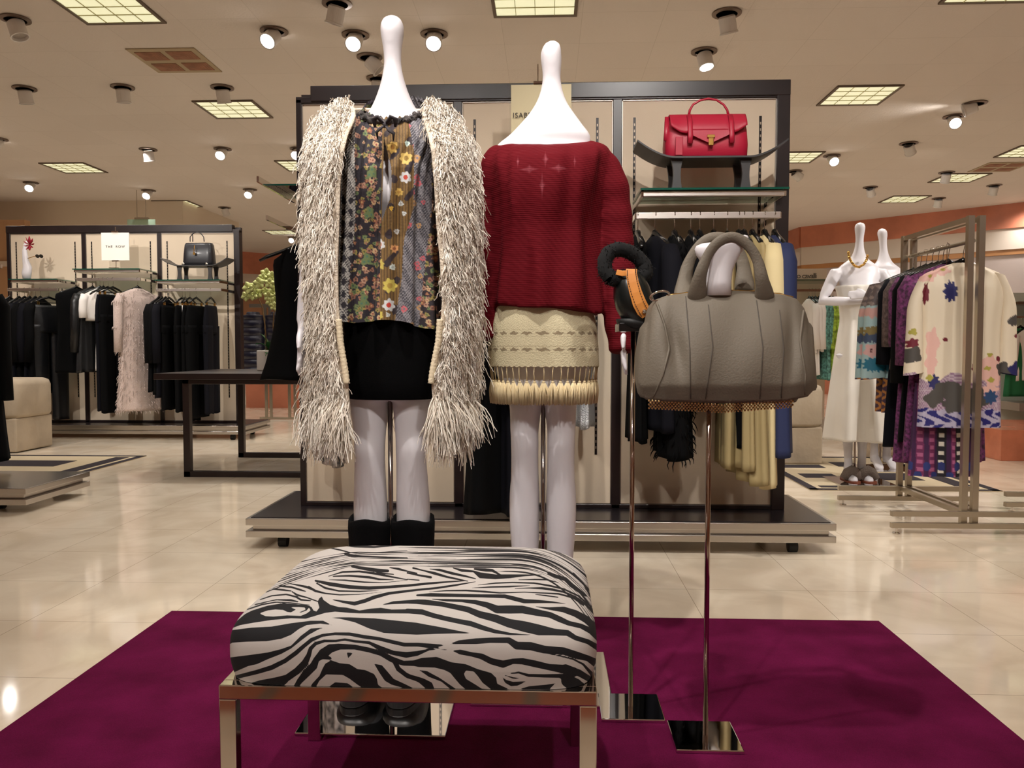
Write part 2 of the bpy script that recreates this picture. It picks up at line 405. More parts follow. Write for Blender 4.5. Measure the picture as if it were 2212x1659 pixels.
# unseen spotlights added to light the display; a few inferred from its shadows
KEY = [(-1.55, 1.15, (-.62, 2.3, 1.1), 120), (-.25, 1.35, (.0, 2.45, 1.3), 150), (.62, 1.5, (.75, 4.0, .9), 150),
       (1.75, 1.25, (1.3, 3.4, 0), 22), (-.9, -.5, (-.45, 2.2, 1.1), 130), (.7, -.6, (.2, 2.3, 1.0), 120), (-2.9, 1.4, (-3.6, 4.5, 0), 90), (3.0, 1.6, (3.2, 4.6, 0), 95),
       (-1.2, 2.9, (-1.0, 4.0, .9), 70), (2.1, 2.9, (2.15, 4.3, 1.1), 60),
       (-4.9, 5.0, (-4.8, 8.3, .9), 185), (-3.7, 5.05, (-3.7, 8.3, 1.0), 150), (4.2, 4.4, (2.2, 5.83, 1.2), 300)]
r0, tip0 = make_can(0, (0, .5, -1))
for i, (x, y, t, e) in enumerate(KEY):
    o = r0 if i == 0 else copy_tree(r0); o.location = (x, y, CEIL - .002)
    tag(o, 'unseen canister spotlight added overhead to light the displays', 'spotlight', 'added spotlights overhead')
    spot((x, y + .07, CEIL - .17), t, e, 75, .9, .035)
for x in (-11, -8, -5, 5, 8, 11):
    for y in (-2.5, 2, 6, 10, 14, 18):
        if abs(x) < 6 and y < 9: continue
        spot((x, y, CEIL - .05), (x, y, 0), 80, 140, 1, .1)
for x in (-2, 2):
    for y in (-2.8, 6.5, 10, 13.5, 17): spot((x, y, CEIL - .05), (x, y, 0), 75, 140, 1, .1)

for x in (-4, 0, 4): spot((x, -3.4, CEIL - .05), (x, -5, 2.2), 60, 120, 1, .1)  # added spots without fixtures, brightening the front wall for the chrome reflections
# ------------------------------------------------------------------ cream display wall units
SLOT = mat('slotted_strip', (30, 24, 24), .35, .5); SLOTH = mat('slot_hole', (150, 135, 118), .4, .6)
BASETOP = mat('dark_plinth_top', (38, 33, 36), .2); TRIMS = mat('alu_edge', (196, 192, 186), .25, 1); RUBBER = mat('black_rubber', (14, 14, 14), .6)
def make_unit(xl, xr, Y, label, mir):
    """panel plane at Y, plinth in front; mir=1: wide post at the right end"""
    r = empty('display_wall_unit', ((xl + xr) / 2, Y, 0), label, 'display unit')
    zt, zb = 2.165, .155
    wL, wR = (.028, .062) if mir > 0 else (.038, .062)
    f = MB(); f.bx(xl, xl + wL, Y - .015, Y + .05, zb, zt); f.bx(xr - wR, xr, Y - .02, Y + .05, zb, zt + .0)
    f.bx(xl, xr, Y - .015, Y + .05, zt - .02, zt + .012); f.bx(xl, xr, Y - .012, Y + .05, zb, zb + .02)
    w = xr - xl; posts = [xl + .333 * w, xl + .657 * w]
    for p in posts: f.bx(p - .022, p + .022, Y - .012, Y + .05, zb, zt)
    wb(f, 'frame', WOODK, r, bevel=.003)
    h = MB()
    if mir > 0: h.bx(xl + .075, xr, Y - .022, Y + .06, zt - .012, zt + .062)
    else: h.bx(xl, xr - .075, Y - .022, Y + .06, zt - .012, zt + .062)
    wb(h, 'header_board', WOODK, r, bevel=.003)
    edges = [xl + wL, posts[0] - .022, posts[0] + .022, posts[1] - .022, posts[1] + .022, xr - wR]
    strips = []
    for k in range(3):
        a, b_ = edges[2 * k], edges[2 * k + 1]
        wb(MB().bx(a + .003, b_ - .003, Y - .003, Y + .045, zb + .022, zt - .026), 'back_panel', FABRIC, r)
        fr = MB()
        for x0, x1, z0, z1 in ((a, a + .004, zb + .02, zt - .022), (b_ - .004, b_, zb + .02, zt - .022), (a, b_, zt - .026, zt - .021), (a, b_, zb + .02, zb + .024)):
            fr.bx(x0, x1, Y - .008, Y, z0, z1)
        wb(fr, 'metal_edging', mat('dull_edging', (150, 142, 134), .4, 1), r)
        for q in (a + .06, b_ - .075):
            s = MB(); s.bx(q - .006, q + .006, Y - .006, Y, .42, 2.06); so = wb(s, 'slotted_strip', SLOT, r)
            hh = MB()
            for i in range(54): hh.bx(q - .0025, q + .0025, Y - .0075, Y - .0055, .45 + i * .0296, .45 + i * .0296 + .012)
            wb(hh, 'slots', SLOTH, so)
            strips.append(q)
    # two sided body
    wb(MB().bx(xl + .01, xr - .01, Y + .046, Y + .09, zb, zt + .04), 'rear_panel', WOODK, r)
    yf, yb = Y - .31, Y + .42; X0, X1 = xl - .17, xr + .15
    wb(MB().bx(X0 + .02, X1 - .02, yf + .02, yb - .02, .13, zb), 'plinth_top', BASETOP, r)
    t = MB(); t.bx(X0, X1, yf, yb, .118, .152); t.bx(X0 + .025, X1 - .025, yf + .025, yb - .025, .094, .118); t.bx(X0, X1, yf, yb, .062, .094)
    t2 = MB()
    wb(t, 'plinth_edge', TRIMS, r, bevel=.003)
    for x in (xl - .02, xr - .02):
        for y in (yf + .09, yb - .09):
            c = MB(); c.lathe([(.001, -.02), (.028, -.02), (.028, .02), (.001, .02)], c=(x, y, .028), rot=Matrix.Rotation(PI / 2, 3, 'Y'), n=18); c.bx(x - .02, x + .02, y - .012, y + .012, .045, .064)
            wb(c, 'castor', RUBBER, r, smooth=False)
    return r, edges, strips
XL, XR = xat(647, 4.0), xat(1704, 4.0, 300)
unitA, EA, SA = make_unit(XL, XR, 4.0, 'tall cream and dark wood display wall unit standing behind the two mannequins', 1)
YB = 8.39
XLb, XRb = xat(22, YB), xat(522, YB)
unitB, EB, SB = make_unit(XLb, XRb, YB, 'cream and dark wood display wall unit at the far left with black clothes', -1)

RAILM = mat('rail_chrome', (232, 226, 220), .3, 1)
def shelf(x0, x1, Y, z, out, label, deep_in=None):
    """glass shelf on two chrome brackets"""
    r = empty('glass_shelf', ((x0 + x1) / 2, Y, z), label, 'shelf', 'glass shelves on the display units')
    wb(MB().bx(x0, x1, Y - out, Y - .03, z - .009, z), 'glass_pane', GLASS, r)
    wb(MB().bx(x0, x1, Y - out - .002, Y - out, z - .009, z), 'green_edge', GLEDGE, r)
    for x in (x0 + .012, x1 - .012):
        b = MB(); b.bx(x - .006, x + .006, Y - out + .02, Y - .006, z - .034, z - .010); wb(b, 'bracket', CHROME, r, bevel=.002)
    wb(MB().bx(x0 + .012, x1 - .012, Y - out + .02, Y - out + .045, z - .034, z - .010), 'front_bar', RAILM, r, bevel=.004)
    return r
def rail(x0, x1, Y, z, out, label):
    r = empty('hanging_rail', ((x0 + x1) / 2, Y, z), label, 'rail', 'chrome hanging rails on the display units')
    b = MB(); b.bx(x0, x1, Y - out - .008, Y - out + .008, z - .015, z + .015); wb(b, 'front_bar', RAILM, r, bevel=.003)
    for x in (x0, x1):
        wb(MB().bx(x - .005, x + .005, Y - out, Y - .006, z - .014, z + .014), 'arm', CHROME, r, bevel=.002)
    return r
# right bay of the main unit
yo = .38
zs = zat(408, 4.0 - yo); shelf(xat(1381, 4 - yo), xat(1700, 4 - yo), 4.0, zs, yo, 'glass shelf holding the red satchel on its black tray')
yr = .30
zr = zat(468, 4.0 - yr); rail(xat(1372, 4 - yr), xat(1682, 4 - yr), 4.0, zr, yr, 'chrome rail crowded with hangers under the red satchel')
rail(xat(1016, 4 - .3), xat(1300, 4 - .3), 4.0, 1.45, .30, 'chrome rail hidden behind the dark red sweater')
shelf(xat(1016, 4 - .38), xat(1300, 4 - .38), 4.0, 1.56, .38, 'glass shelf behind the neck of the dark red sweater mannequin')
rail(xat(676, 4 - .3), xat(958, 4 - .3), 4.0, 1.45, .30, 'chrome rail hidden behind the shaggy vest')
# rear side of the main unit: a shelf peeks past the left edge
rs = empty('glass_shelf', (XL + .1, 4.5, 1.6), 'glass shelf sticking out behind the left edge of the tall cream unit', 'shelf')
zq = zat(412, 4.6)
wb(MB().bx(xat(622, 4.6), XL + .5, 4.35, 4.75, zq - .009, zq), 'glass_pane', GLASS, rs)
wb(MB().bx(xat(622, 4.6), XL + .5, 4.348, 4.35, zq - .009, zq), 'green_edge', GLEDGE, rs)
wb(MB().bx(xat(626, 4.6), xat(626, 4.6) + .012, 4.1, 4.7, zq - .04, zq - .010), 'bracket', CHROME, rs)
rr = empty('hanging_rail', (XL - .05, 4.55, 1.5), 'chrome rail end with gold knobs beside the shaggy vest', 'rail')
zk = zat(490, 4.5)
wb(MB().bx(xat(622, 4.5), XL + .6, 4.49, 4.506, zk - .012, zk + .012), 'front_bar', CHROME, rr, bevel=.003)
wb(MB().bx(xat(628, 4.5), xat(628, 4.5) + .01, 4.12, 4.5, zk - .012, zk + .012), 'arm', CHROME, rr)

# left unit hardware (farther away)
def dy(px, py, out): return W(px, py, YB - out)
shelf(xat(22, 8.0), xat(128, 8.0), YB, zat(598, 8.0), .39, 'chrome edged glass shelf with the red flower on the left rack unit')
shelf(xat(160, 8.0), xat(305, 8.0), YB, zat(576, 8.0), .39, 'chrome edged glass shelf under the white square sign')
shelf(xat(336, 8.0), xat(478, 8.0), YB, zat(601, 8.0), .39, 'chrome edged glass shelf under the black handbag')
rail(xat(20, 8.05), xat(128, 8.05), YB, zat(622, 8.05), .34, 'chrome rail with black clothes at the left end of the left rack unit')
rail(xat(170, 8.05), xat(306, 8.05), YB, zat(600, 8.05), .34, 'chrome rail in the middle of the left rack unit')
rail(xat(340, 8.05), xat(480, 8.05), YB, zat(624, 8.05), .34, 'chrome rail at the right end of the left rack unit')

# ------------------------------------------------------------------ lettering and signs
def text_mesh(s, size, m, parent, loc, depth=.001, sx=1, name='lettering', shear=0, space=1):
    cu = bpy.data.curves.new('t', 'FONT'); cu.body = s; cu.size = size; cu.extrude = depth; cu.align_x = 'CENTER'; cu.align_y = 'CENTER'; cu.space_character = space; cu.shear = shear
    to = bpy.data.objects.new('t', cu); COL.objects.link(to)
    dg = bpy.context.evaluated_depsgraph_get(); me = bpy.data.meshes.new_from_object(to.evaluated_get(dg))
    bpy.data.objects.remove(to); me.name = name; me.materials.clear(); me.materials.append(m)
    o = bpy.data.objects.new(name, me); COL.objects.link(o)
    o.matrix_world = Matrix.Translation(loc) @ Matrix.Rotation(PI / 2, 4, 'X') @ Matrix.Diagonal((sx, 1, 1, 1))
    if parent is not None:
        mw = o.matrix_world.copy(); o.parent = parent; o.matrix_parent_inverse = Matrix.Translation(parent.location).inverted(); o.matrix_basis = mw
    return o
INK = mat('sign_ink', (66, 58, 50), .7); CARD = mat('sign_card', (226, 208, 172), .6); CARDW = mat('sign_card_white', (250, 246, 236), .6)
ACR = glass('acrylic', (254, 255, 254), 1.0)
def sign(cx, Y, z0, z1, w, txt, card, label, tsize, zc, tx=0, sp=1.1):
    r = empty('counter_sign', (cx, Y, z0), label, 'sign')
    wb(MB().bx(cx - w / 2, cx + w / 2, Y - .004, Y + .004, z0, z1), 'sign_card', card, r)
    if card is CARD: wb(MB().bx(cx - w / 2 - .008, cx + w / 2 + .008, Y - .008, Y - .0045, z0, z1 + .012), 'acrylic_cover', ACR, r)
    for z in (z0 - .006, z1 + .008):
        wb(MB().bx(cx - .036, cx + .036, Y - .011, Y + .011, z - .007, z + .007), 'clip', CHROME, r, bevel=.002)
    text_mesh(txt, tsize, INK, r, (cx + tx, Y - .0095 if card is CARD else Y - .0055, zc), .0005, space=sp)
    return r
Ys = 3.72
r = sign(xat(1169, Ys, 200), Ys, 1.60, zat(183, Ys), .272, 'ISABEL', CARD, 'cream card sign in clear acrylic behind the right mannequin neck', .032, zat(250, Ys), tx=-.077)
b = MB(); xx = xat(1162, Ys + .02, 150); b.tube([(xx, Ys + .02, 1.58), (xx, Ys + .02, zat(135, Ys))], .003, 8); wb(b, 'rod', CHROME, r)
Ysb = 8.1
r = sign(xat(249, Ysb, 520), Ysb, zat(558, Ysb), zat(497, Ysb), .288, 'THE  ROW', CARDW, 'white square sign on a stem above the middle rail of the left rack unit', .035, zat(528, Ysb), sp=1.25)
xx = xat(249, Ysb, 540)
b = MB(); b.tube([(xx, Ysb + .01, zat(576, Ysb)), (xx, Ysb + .01, zat(484, Ysb))], .004, 8); b.bx(xx - .05, xx + .05, Ysb - .04, Ysb + .05, zat(576, Ysb) + .001, zat(576, Ysb) + .006); wb(b, 'rod', CHROME, r)
# hanging green exit sign
e0 = WZ(311, 470, CEIL - .08)
Ye = 12.6; r = empty('exit_sign', (xat(311, Ye), Ye, zat(470, Ye)), 'pale green glass exit sign hanging from the ceiling behind the left rack unit', 'sign')
wb(MB().bx(xat(281, Ye), xat(341, Ye), Ye - .006, Ye + .006, zat(486, Ye), zat(468, Ye)), 'glass_panel', mat('pale_green_panel', (176, 206, 182), .3), r)
wb(MB().bx(xat(298, Ye), xat(326, Ye), Ye - .03, Ye + .03, zat(468, Ye), zat(464, Ye)), 'mount', SATIN, r)
for px in (302, 321): wb(MB().tube([(xat(px, Ye), Ye, zat(464, Ye)), (xat(px, Ye), Ye, CEIL)], .005, 6), 'suspension_rod', SATIN, r)
# ------------------------------------------------------------------ mannequins
def body_rings(rows, n=28, p=2.2):
    return [ring(cx, cy, z, a, b, n, p) for z, cx, cy, a, b in rows]
def dense(rows, step=.02):
    rows = sorted(rows); out = []; z = rows[0][0]; n = max(2, int((rows[-1][0] - z) / step))
    for i in range(n + 1):
        t = z + (rows[-1][0] - z) * i / n; out.append((t, *cinterp(rows, t)))
    return out
def hand_mb(b, wrist, d, side, s=1.0, fwd=(0, -1, 0)):
    """relaxed mannequin hand: palm + 4 fingers close together + thumb"""
    d = Vector(d).normalized(); fw = Vector(fwd).normalized(); fw = (fw - d * fw.dot(d)).normalized(); sd = d.cross(fw)
    w = Vector(wrist)
    rings = []
    for t, a, c in ((0, .021, .017), (.03, .030, .015), (.06, .037, .014), (.085, .036, .012)):
        cc = w + d * t * s; rings.append([cc + fw * (a * s * math.cos(2 * PI * k / 16)) + sd * (c * s * math.sin(2 * PI * k / 16)) for k in range(16)])
    b.loft(rings)
    for i, L in enumerate((.068, .078, .073, .058)):
        o = w + d * .078 * s + fw * ((.027 - i * .018) * s); cv = sd * (-.004 * side)
        b.tube([o, o + d * L * .5 * s + cv * .5, o + d * L * s + cv * 2.2], [.0095 * s, .0088 * s, .006 * s], 8)
    o = w + d * .025 * s + fw * .022 * s
    b.tube([o, o + (d * .8 + fw * .55) * .03 * s, o + (d * .95 + fw * .42) * .062 * s], [.011 * s, .010 * s, .0065 * s], 8)

def mannequin(X, Y, label, scale=1.0, tw=.84, td=.84, head_tilt=0.0, legdx=.062, legs=None, arms='down', zfoot=0.0, headlean=0.0, yaw=0.0, foot=True, neckrows=None, rodname=True, ax=0, hf=(0, -1, 0)):
    r = empty('mannequin', (X, Y, 0), label, 'mannequin')
    b = MB(); z0 = zfoot
    torso = [(.80, 0, 0, .135, .095), (.88, 0, 0, .168, .108), (.96, 0, 0, .172, .112), (1.05, 0, 0, .150, .098), (1.15, 0, 0, .122, .085), (1.21, 0, 0, .120, .084),
             (1.30, 0, -.004, .138, .098), (1.37, 0, -.014, .152, .115), (1.43, 0, -.006, .158, .102), (1.50, 0, .002, .168, .080), (1.545, 0, .008, .150, .062),
             (1.575, 0, .010, .105, .055)]
    torso = [(z, x, y, a * (tw if z < 1.45 else tw + (1 - tw) * min(1, (z - 1.45) / .1) * .6), c * td) for z, x, y, a, c in torso]
    neck = neckrows or [(1.575, 0, .010, .105, .055), (1.60, 0, .008, .070, .046), (1.64, 0, .004, .044, .038), (1.69, 0, .0, .030, .030), (1.74, 0, -.002, .0265, .029), (1.78, 0, -.004, .0285, .034), (1.81, 0, -.006, .033, .040),
                        (1.835, 0, -.006, .033, .042), (1.853, 0, -.005, .027, .034), (1.864, 0, -.004, .014, .018), (1.867, 0, -.004, .003, .004)]
    rows = dense(torso[:-1] + neck, .012)
    out = []
    for z, x, y, a, c in rows:
        if z > 1.6: x += head_tilt * (z - 1.6) ** 1.3; y -= headlean * (z - 1.6) ** 2 * 4
        out.append((z, x, y, a, c))
    b.loft(body_rings(out, 36))
    for s in (-1, 1):
        L = legs or [(.10, .047, .0, .030, .036), (.14, .048, .002, .028, .032), (.22, .050, .006, .030, .034), (.32, .052, .012, .038, .042), (.42, .054, .012, .048, .052), (.50, .055, .008, .048, .052), (.56, .055, .0, .042, .046),
                 (.62, .055, -.004, .042, .047), (.66, .055, -.006, .0435, .049), (.70, .056, -.002, .044, .05), (.78, .060, 0, .055, .062), (.86, .070, 0, .072, .08), (.92, .080, 0, .082, .09)]
        b.loft(body_rings([(z, s * x, y, a, c) for z, x, y, a, c in dense(L, .02)], 24, 2.0))
        if foot:
            b.tube([(s * .047, .03, .05 + z0), (s * .049, -.01, .085 + z0), (s * .052, -.06, .06 + z0), (s * .055, -.12, .022 + z0), (s * .056, -.155, .016 + z0)], [.02, .036, .034, .034, .018], 14, flat=.72)
            b.tube([(s * .047, .0, .15), (s * .048, .012, .08 + z0)], [.029, .03], 14)
        if arms == 'down':
            sh = Vector((s * .158 * (.80 if tw < .8 else .86), .005, 1.50 - (.02 if tw < .8 else .01))); el = Vector((s * (.212 + ax), .02, 1.235)); wr = Vector((s * (.232 + ax), -.03, 1.02))
            b.tube([sh - Vector((s * .03, 0, 0)), sh, sh.lerp(el, .3), sh.lerp(el, .7), el, el.lerp(wr, .3), el.lerp(wr, .7), wr], [.034, .038, .040, .037, .033, .034, .027, .021], 16)
            hand_mb(b, wr, (s * .0, -.12, -1), s, 1.0, fwd=(hf[0] * -s, hf[1], 0))
        elif arms == 'fold':
            sh = Vector((s * .165, .005, 1.50)); el = Vector((s * .275, -.04, 1.30)); wr = Vector((-s * .02, -.19 - .03 * s, 1.315 + .02 * s))
            b.tube([sh - Vector((s * .03, 0, 0)), sh, sh.lerp(el, .3), sh.lerp(el, .7), el, el.lerp(wr, .3), el.lerp(wr, .7), wr], [.04, .046, .043, .037, .034, .034, .027, .022], 16)
            hand_mb(b, wr, (-s, .05, -.02), s, .9, fwd=(0, 0, 1))
    o = b.build('body', WHITEP, r, remesh=.0065, smth=4)
    if yaw: r.rotation_euler.z = yaw
    r.scale = (scale,) * 3
    return r
X1, Y1 = xat(840, 2.28), 2.30
X2, Y2 = xat(1173, 2.42), 2.42
legs1 = [(.08, .060, 0, .034, .036), (.20, .061, .004, .038, .040), (.32, .062, .01, .044, .047), (.42, .062, .012, .0485, .052), (.50, .062, .008, .0485, .052), (.57, .061, .0, .0455, .048),
         (.62, .060, -.006, .0435, .047), (.66, .060, -.008, .044, .049), (.70, .060, -.003, .046, .05), (.78, .061, 0, .054, .06), (.84, .060, 0, .058, .065), (.92, .056, 0, .060, .07)]
neck1 = [(1.575, 0.012, .010, .115, .055), (1.60, .013, .008, .083, .046), (1.63, .013, .004, .060, .040), (1.67, .013, .002, .042, .035), (1.705, .013, .0, .031, .031), (1.74, .013, -.002, .0245, .027), (1.775, .013, -.004, .0245, .030), (1.81, .013, -.006, .029, .038),
         (1.835, .013, -.006, .0325, .042), (1.856, .013, -.005, .030, .036), (1.870, .013, -.004, .021, .024), (1.878, .013, -.004, .006, .006)]
man1 = mannequin(X1, Y1, 'white abstract mannequin with long neck, left one, wearing the shaggy cream vest', legs=legs1, foot=False, neckrows=neck1, tw=.74, td=.78, ax=.008)
legs2 = [(.09, .050, .0, .026, .032), (.14, .050, .002, .025, .03), (.22, .051, .006, .031, .034), (.32, .053, .012, .040, .042), (.42, .055, .012, .045, .05), (.50, .055, .008, .0455, .05), (.56, .054, .0, .042, .046),
         (.62, .054, -.004, .041, .047), (.66, .054, -.006, .0415, .049), (.70, .055, -.002, .0425, .05), (.78, .052, 0, .049, .062), (.86, .060, 0, .060, .07), (.92, .066, 0, .070, .08)]
neck2 = [(1.575, 0.018, .010, .120, .055), (1.60, .021, .008, .098, .046), (1.63, .024, .004, .072, .040), (1.66, .024, .002, .050, .035), (1.69, .024, .0, .036, .031), (1.72, .024, -.002, .0285, .028), (1.745, .024, -.004, .0262, .030), (1.78, .023, -.006, .0295, .036),
         (1.805, .022, -.006, .030, .040), (1.825, .024, -.005, .0265, .036), (1.838, .026, -.004, .018, .024), (1.845, .027, -.004, .006, .008)]
man2 = mannequin(X2, Y2, 'white abstract mannequin with long neck, right one, wearing the dark red sweater', legs=legs2, foot=True, neckrows=neck2, zfoot=.006, ax=.002, hf=(.08, -1, 0))
# support rods and mirror plates
def plate_stand(name, x0, x1, y0, y1, px, py, ztop, label, cat, rr=.007):
    r = empty(name, ((x0 + x1) / 2, (y0 + y1) / 2, .004), label, cat)
    wb(MB().bx(x0, x1, y0, y1, .0045, .0125), 'base_plate', mat('mirror_plate', (225, 222, 220), .03, 1), r, bevel=.002)
    b = MB(); b.tube([(px, py, .012), (px, py, ztop)], rr, 14); wb(b, 'rod', mat('dark_chrome', (150, 140, 134), .12, 1), r, smooth=True)
    return r
q0, q1 = WZ(636, 1583, .0125), WZ(964, 1583, .0125)
p = plate_stand('mannequin_stand', q0.x, q1.x, q0.y, q0.y + .378, X1, Y1 - .008, .80, 'square mirror steel plate and rod under the left mannequin boots', 'stand')
q0, q1 = WZ(1016, 1519, .0125), WZ(1325, 1519, .0125)
p = plate_stand('mannequin_stand', q0.x, q1.x, q0.y, q0.y + .378, X2 + .001, Y2 - .012, .80, 'square mirror steel plate and rod under the right mannequin', 'stand')

# ------------------------------------------------------------------ boots
SUEDE = mat('black_suede', (8, 8, 9), .95, 0, bump=(140, .25), spec=.15); LEATHK = mat('black_leather', (26, 27, 30), .42, 0, bump=(90, .15)); SOLE = mat('rubber_sole', (34, 33, 36), .5)
def boot(cx, cy, label):
    r = empty('ankle_boot', (cx, cy, .013), label, 'boot', 'black boots on the left mannequin')
    b = MB(); rows = []
    for z, y, a, c in ((.04, .0, .048, .06), (.10, .004, .047, .055), (.18, .006, .049, .052), (.28, .006, .054, .058), (.38, .004, .060, .066), (.44, .002, .0625, .068), (.458, .0, .061, .067), (.462, 0, .056, .062), (.455, 0, .050, .056), (.40, 0, .048, .055)):
        rows.append([v + Vector((0, 0, .006 * math.sin(3 * math.atan2(v.y - cy, v.x - cx)) * (z > .43))) for v in ring(cx, cy + y, z, a, c, 36, 2.2)])
    b.loft(rows, cap=False)
    so = wb(b, 'shaft', SUEDE, r, smooth=True)
    f = MB(); rg = []
    for y, a, zt, zb in ((.075, .020, .10, .03), (.06, .040, .13, .025), (.02, .046, .16, .022), (-.04, .047, .155, .022), (-.09, .049, .12, .022), (-.14, .054, .098, .022), (-.19, .053, .088, .022), (-.225, .042, .072, .024), (-.243, .02, .05, .03)):
        zc, h = (zt + zb) / 2, (zt - zb) / 2
        rg.append([Vector((cx + a * math.copysign(abs(math.cos(t)) ** .85, math.cos(t)), cy + y, zc + h * math.copysign(abs(math.sin(t)) ** .8, math.sin(t)))) for t in [2 * PI * k / 24 for k in range(24)]])
    f.loft(rg); wb(f, 'foot', LEATHK, r, smooth=True)
    s_ = MB(); out = []
    for k in range(40):
        t = 2 * PI * k / 40; c, n_ = math.sin(t), math.cos(t)
        y = cy - .083 - .17 * n_; w = .053 if n_ > 0 else .047; out.append((cx + w * math.copysign(abs(c) ** .75, c) * (1 if n_ > -.2 else .92), y))
    s_.loft([[Vector((x, y, z)) for x, y in out] for z in (.013, .030, .034)]); wb(s_, 'sole', SOLE, r, bevel=.003)
    return r
boot(X1 - .061, Y1 - .005, 'black suede boot on the left foot side of the mirror plate')
boot(X1 + .063, Y1 - .005, 'black suede boot on the right side, nearer the dark red sweater mannequin')

# ------------------------------------------------------------------ black mini skirt
b = MB(); rows = []
for py, xl, xr in ((600, 752, 940), (680, 740, 948), (760, 741, 948), (820, 744, 944), (858, 748, 942)):
    a = W(xl, py, Y1 - .03); c = W(xr, py, Y1 - .03); rows.append((a.z, (a.x + c.x) / 2, (c.x - a.x) / 2))
rows = sorted(rows, reverse=True); rg = [ring(x, Y1, z, h, h * .78, 40, 2.2) for z, x, h in rows]
x, z, h = rows[-1][1], rows[-1][0], rows[-1][2]
rg += [ring(x, Y1, z - .004, h - .003, h * .76, 40, 2.2), ring(x, Y1, z + .05, h - .008, h * .72, 40, 2.2)]
o = b.loft(rg, cap=False).build('mini_skirt', mat('black_knit', (5, 5, 6), .9, 0, bump=(300, .3), spec=.1), smooth=True)
tag(o, 'short black skirt under the floral blouse on the left mannequin', 'skirt')

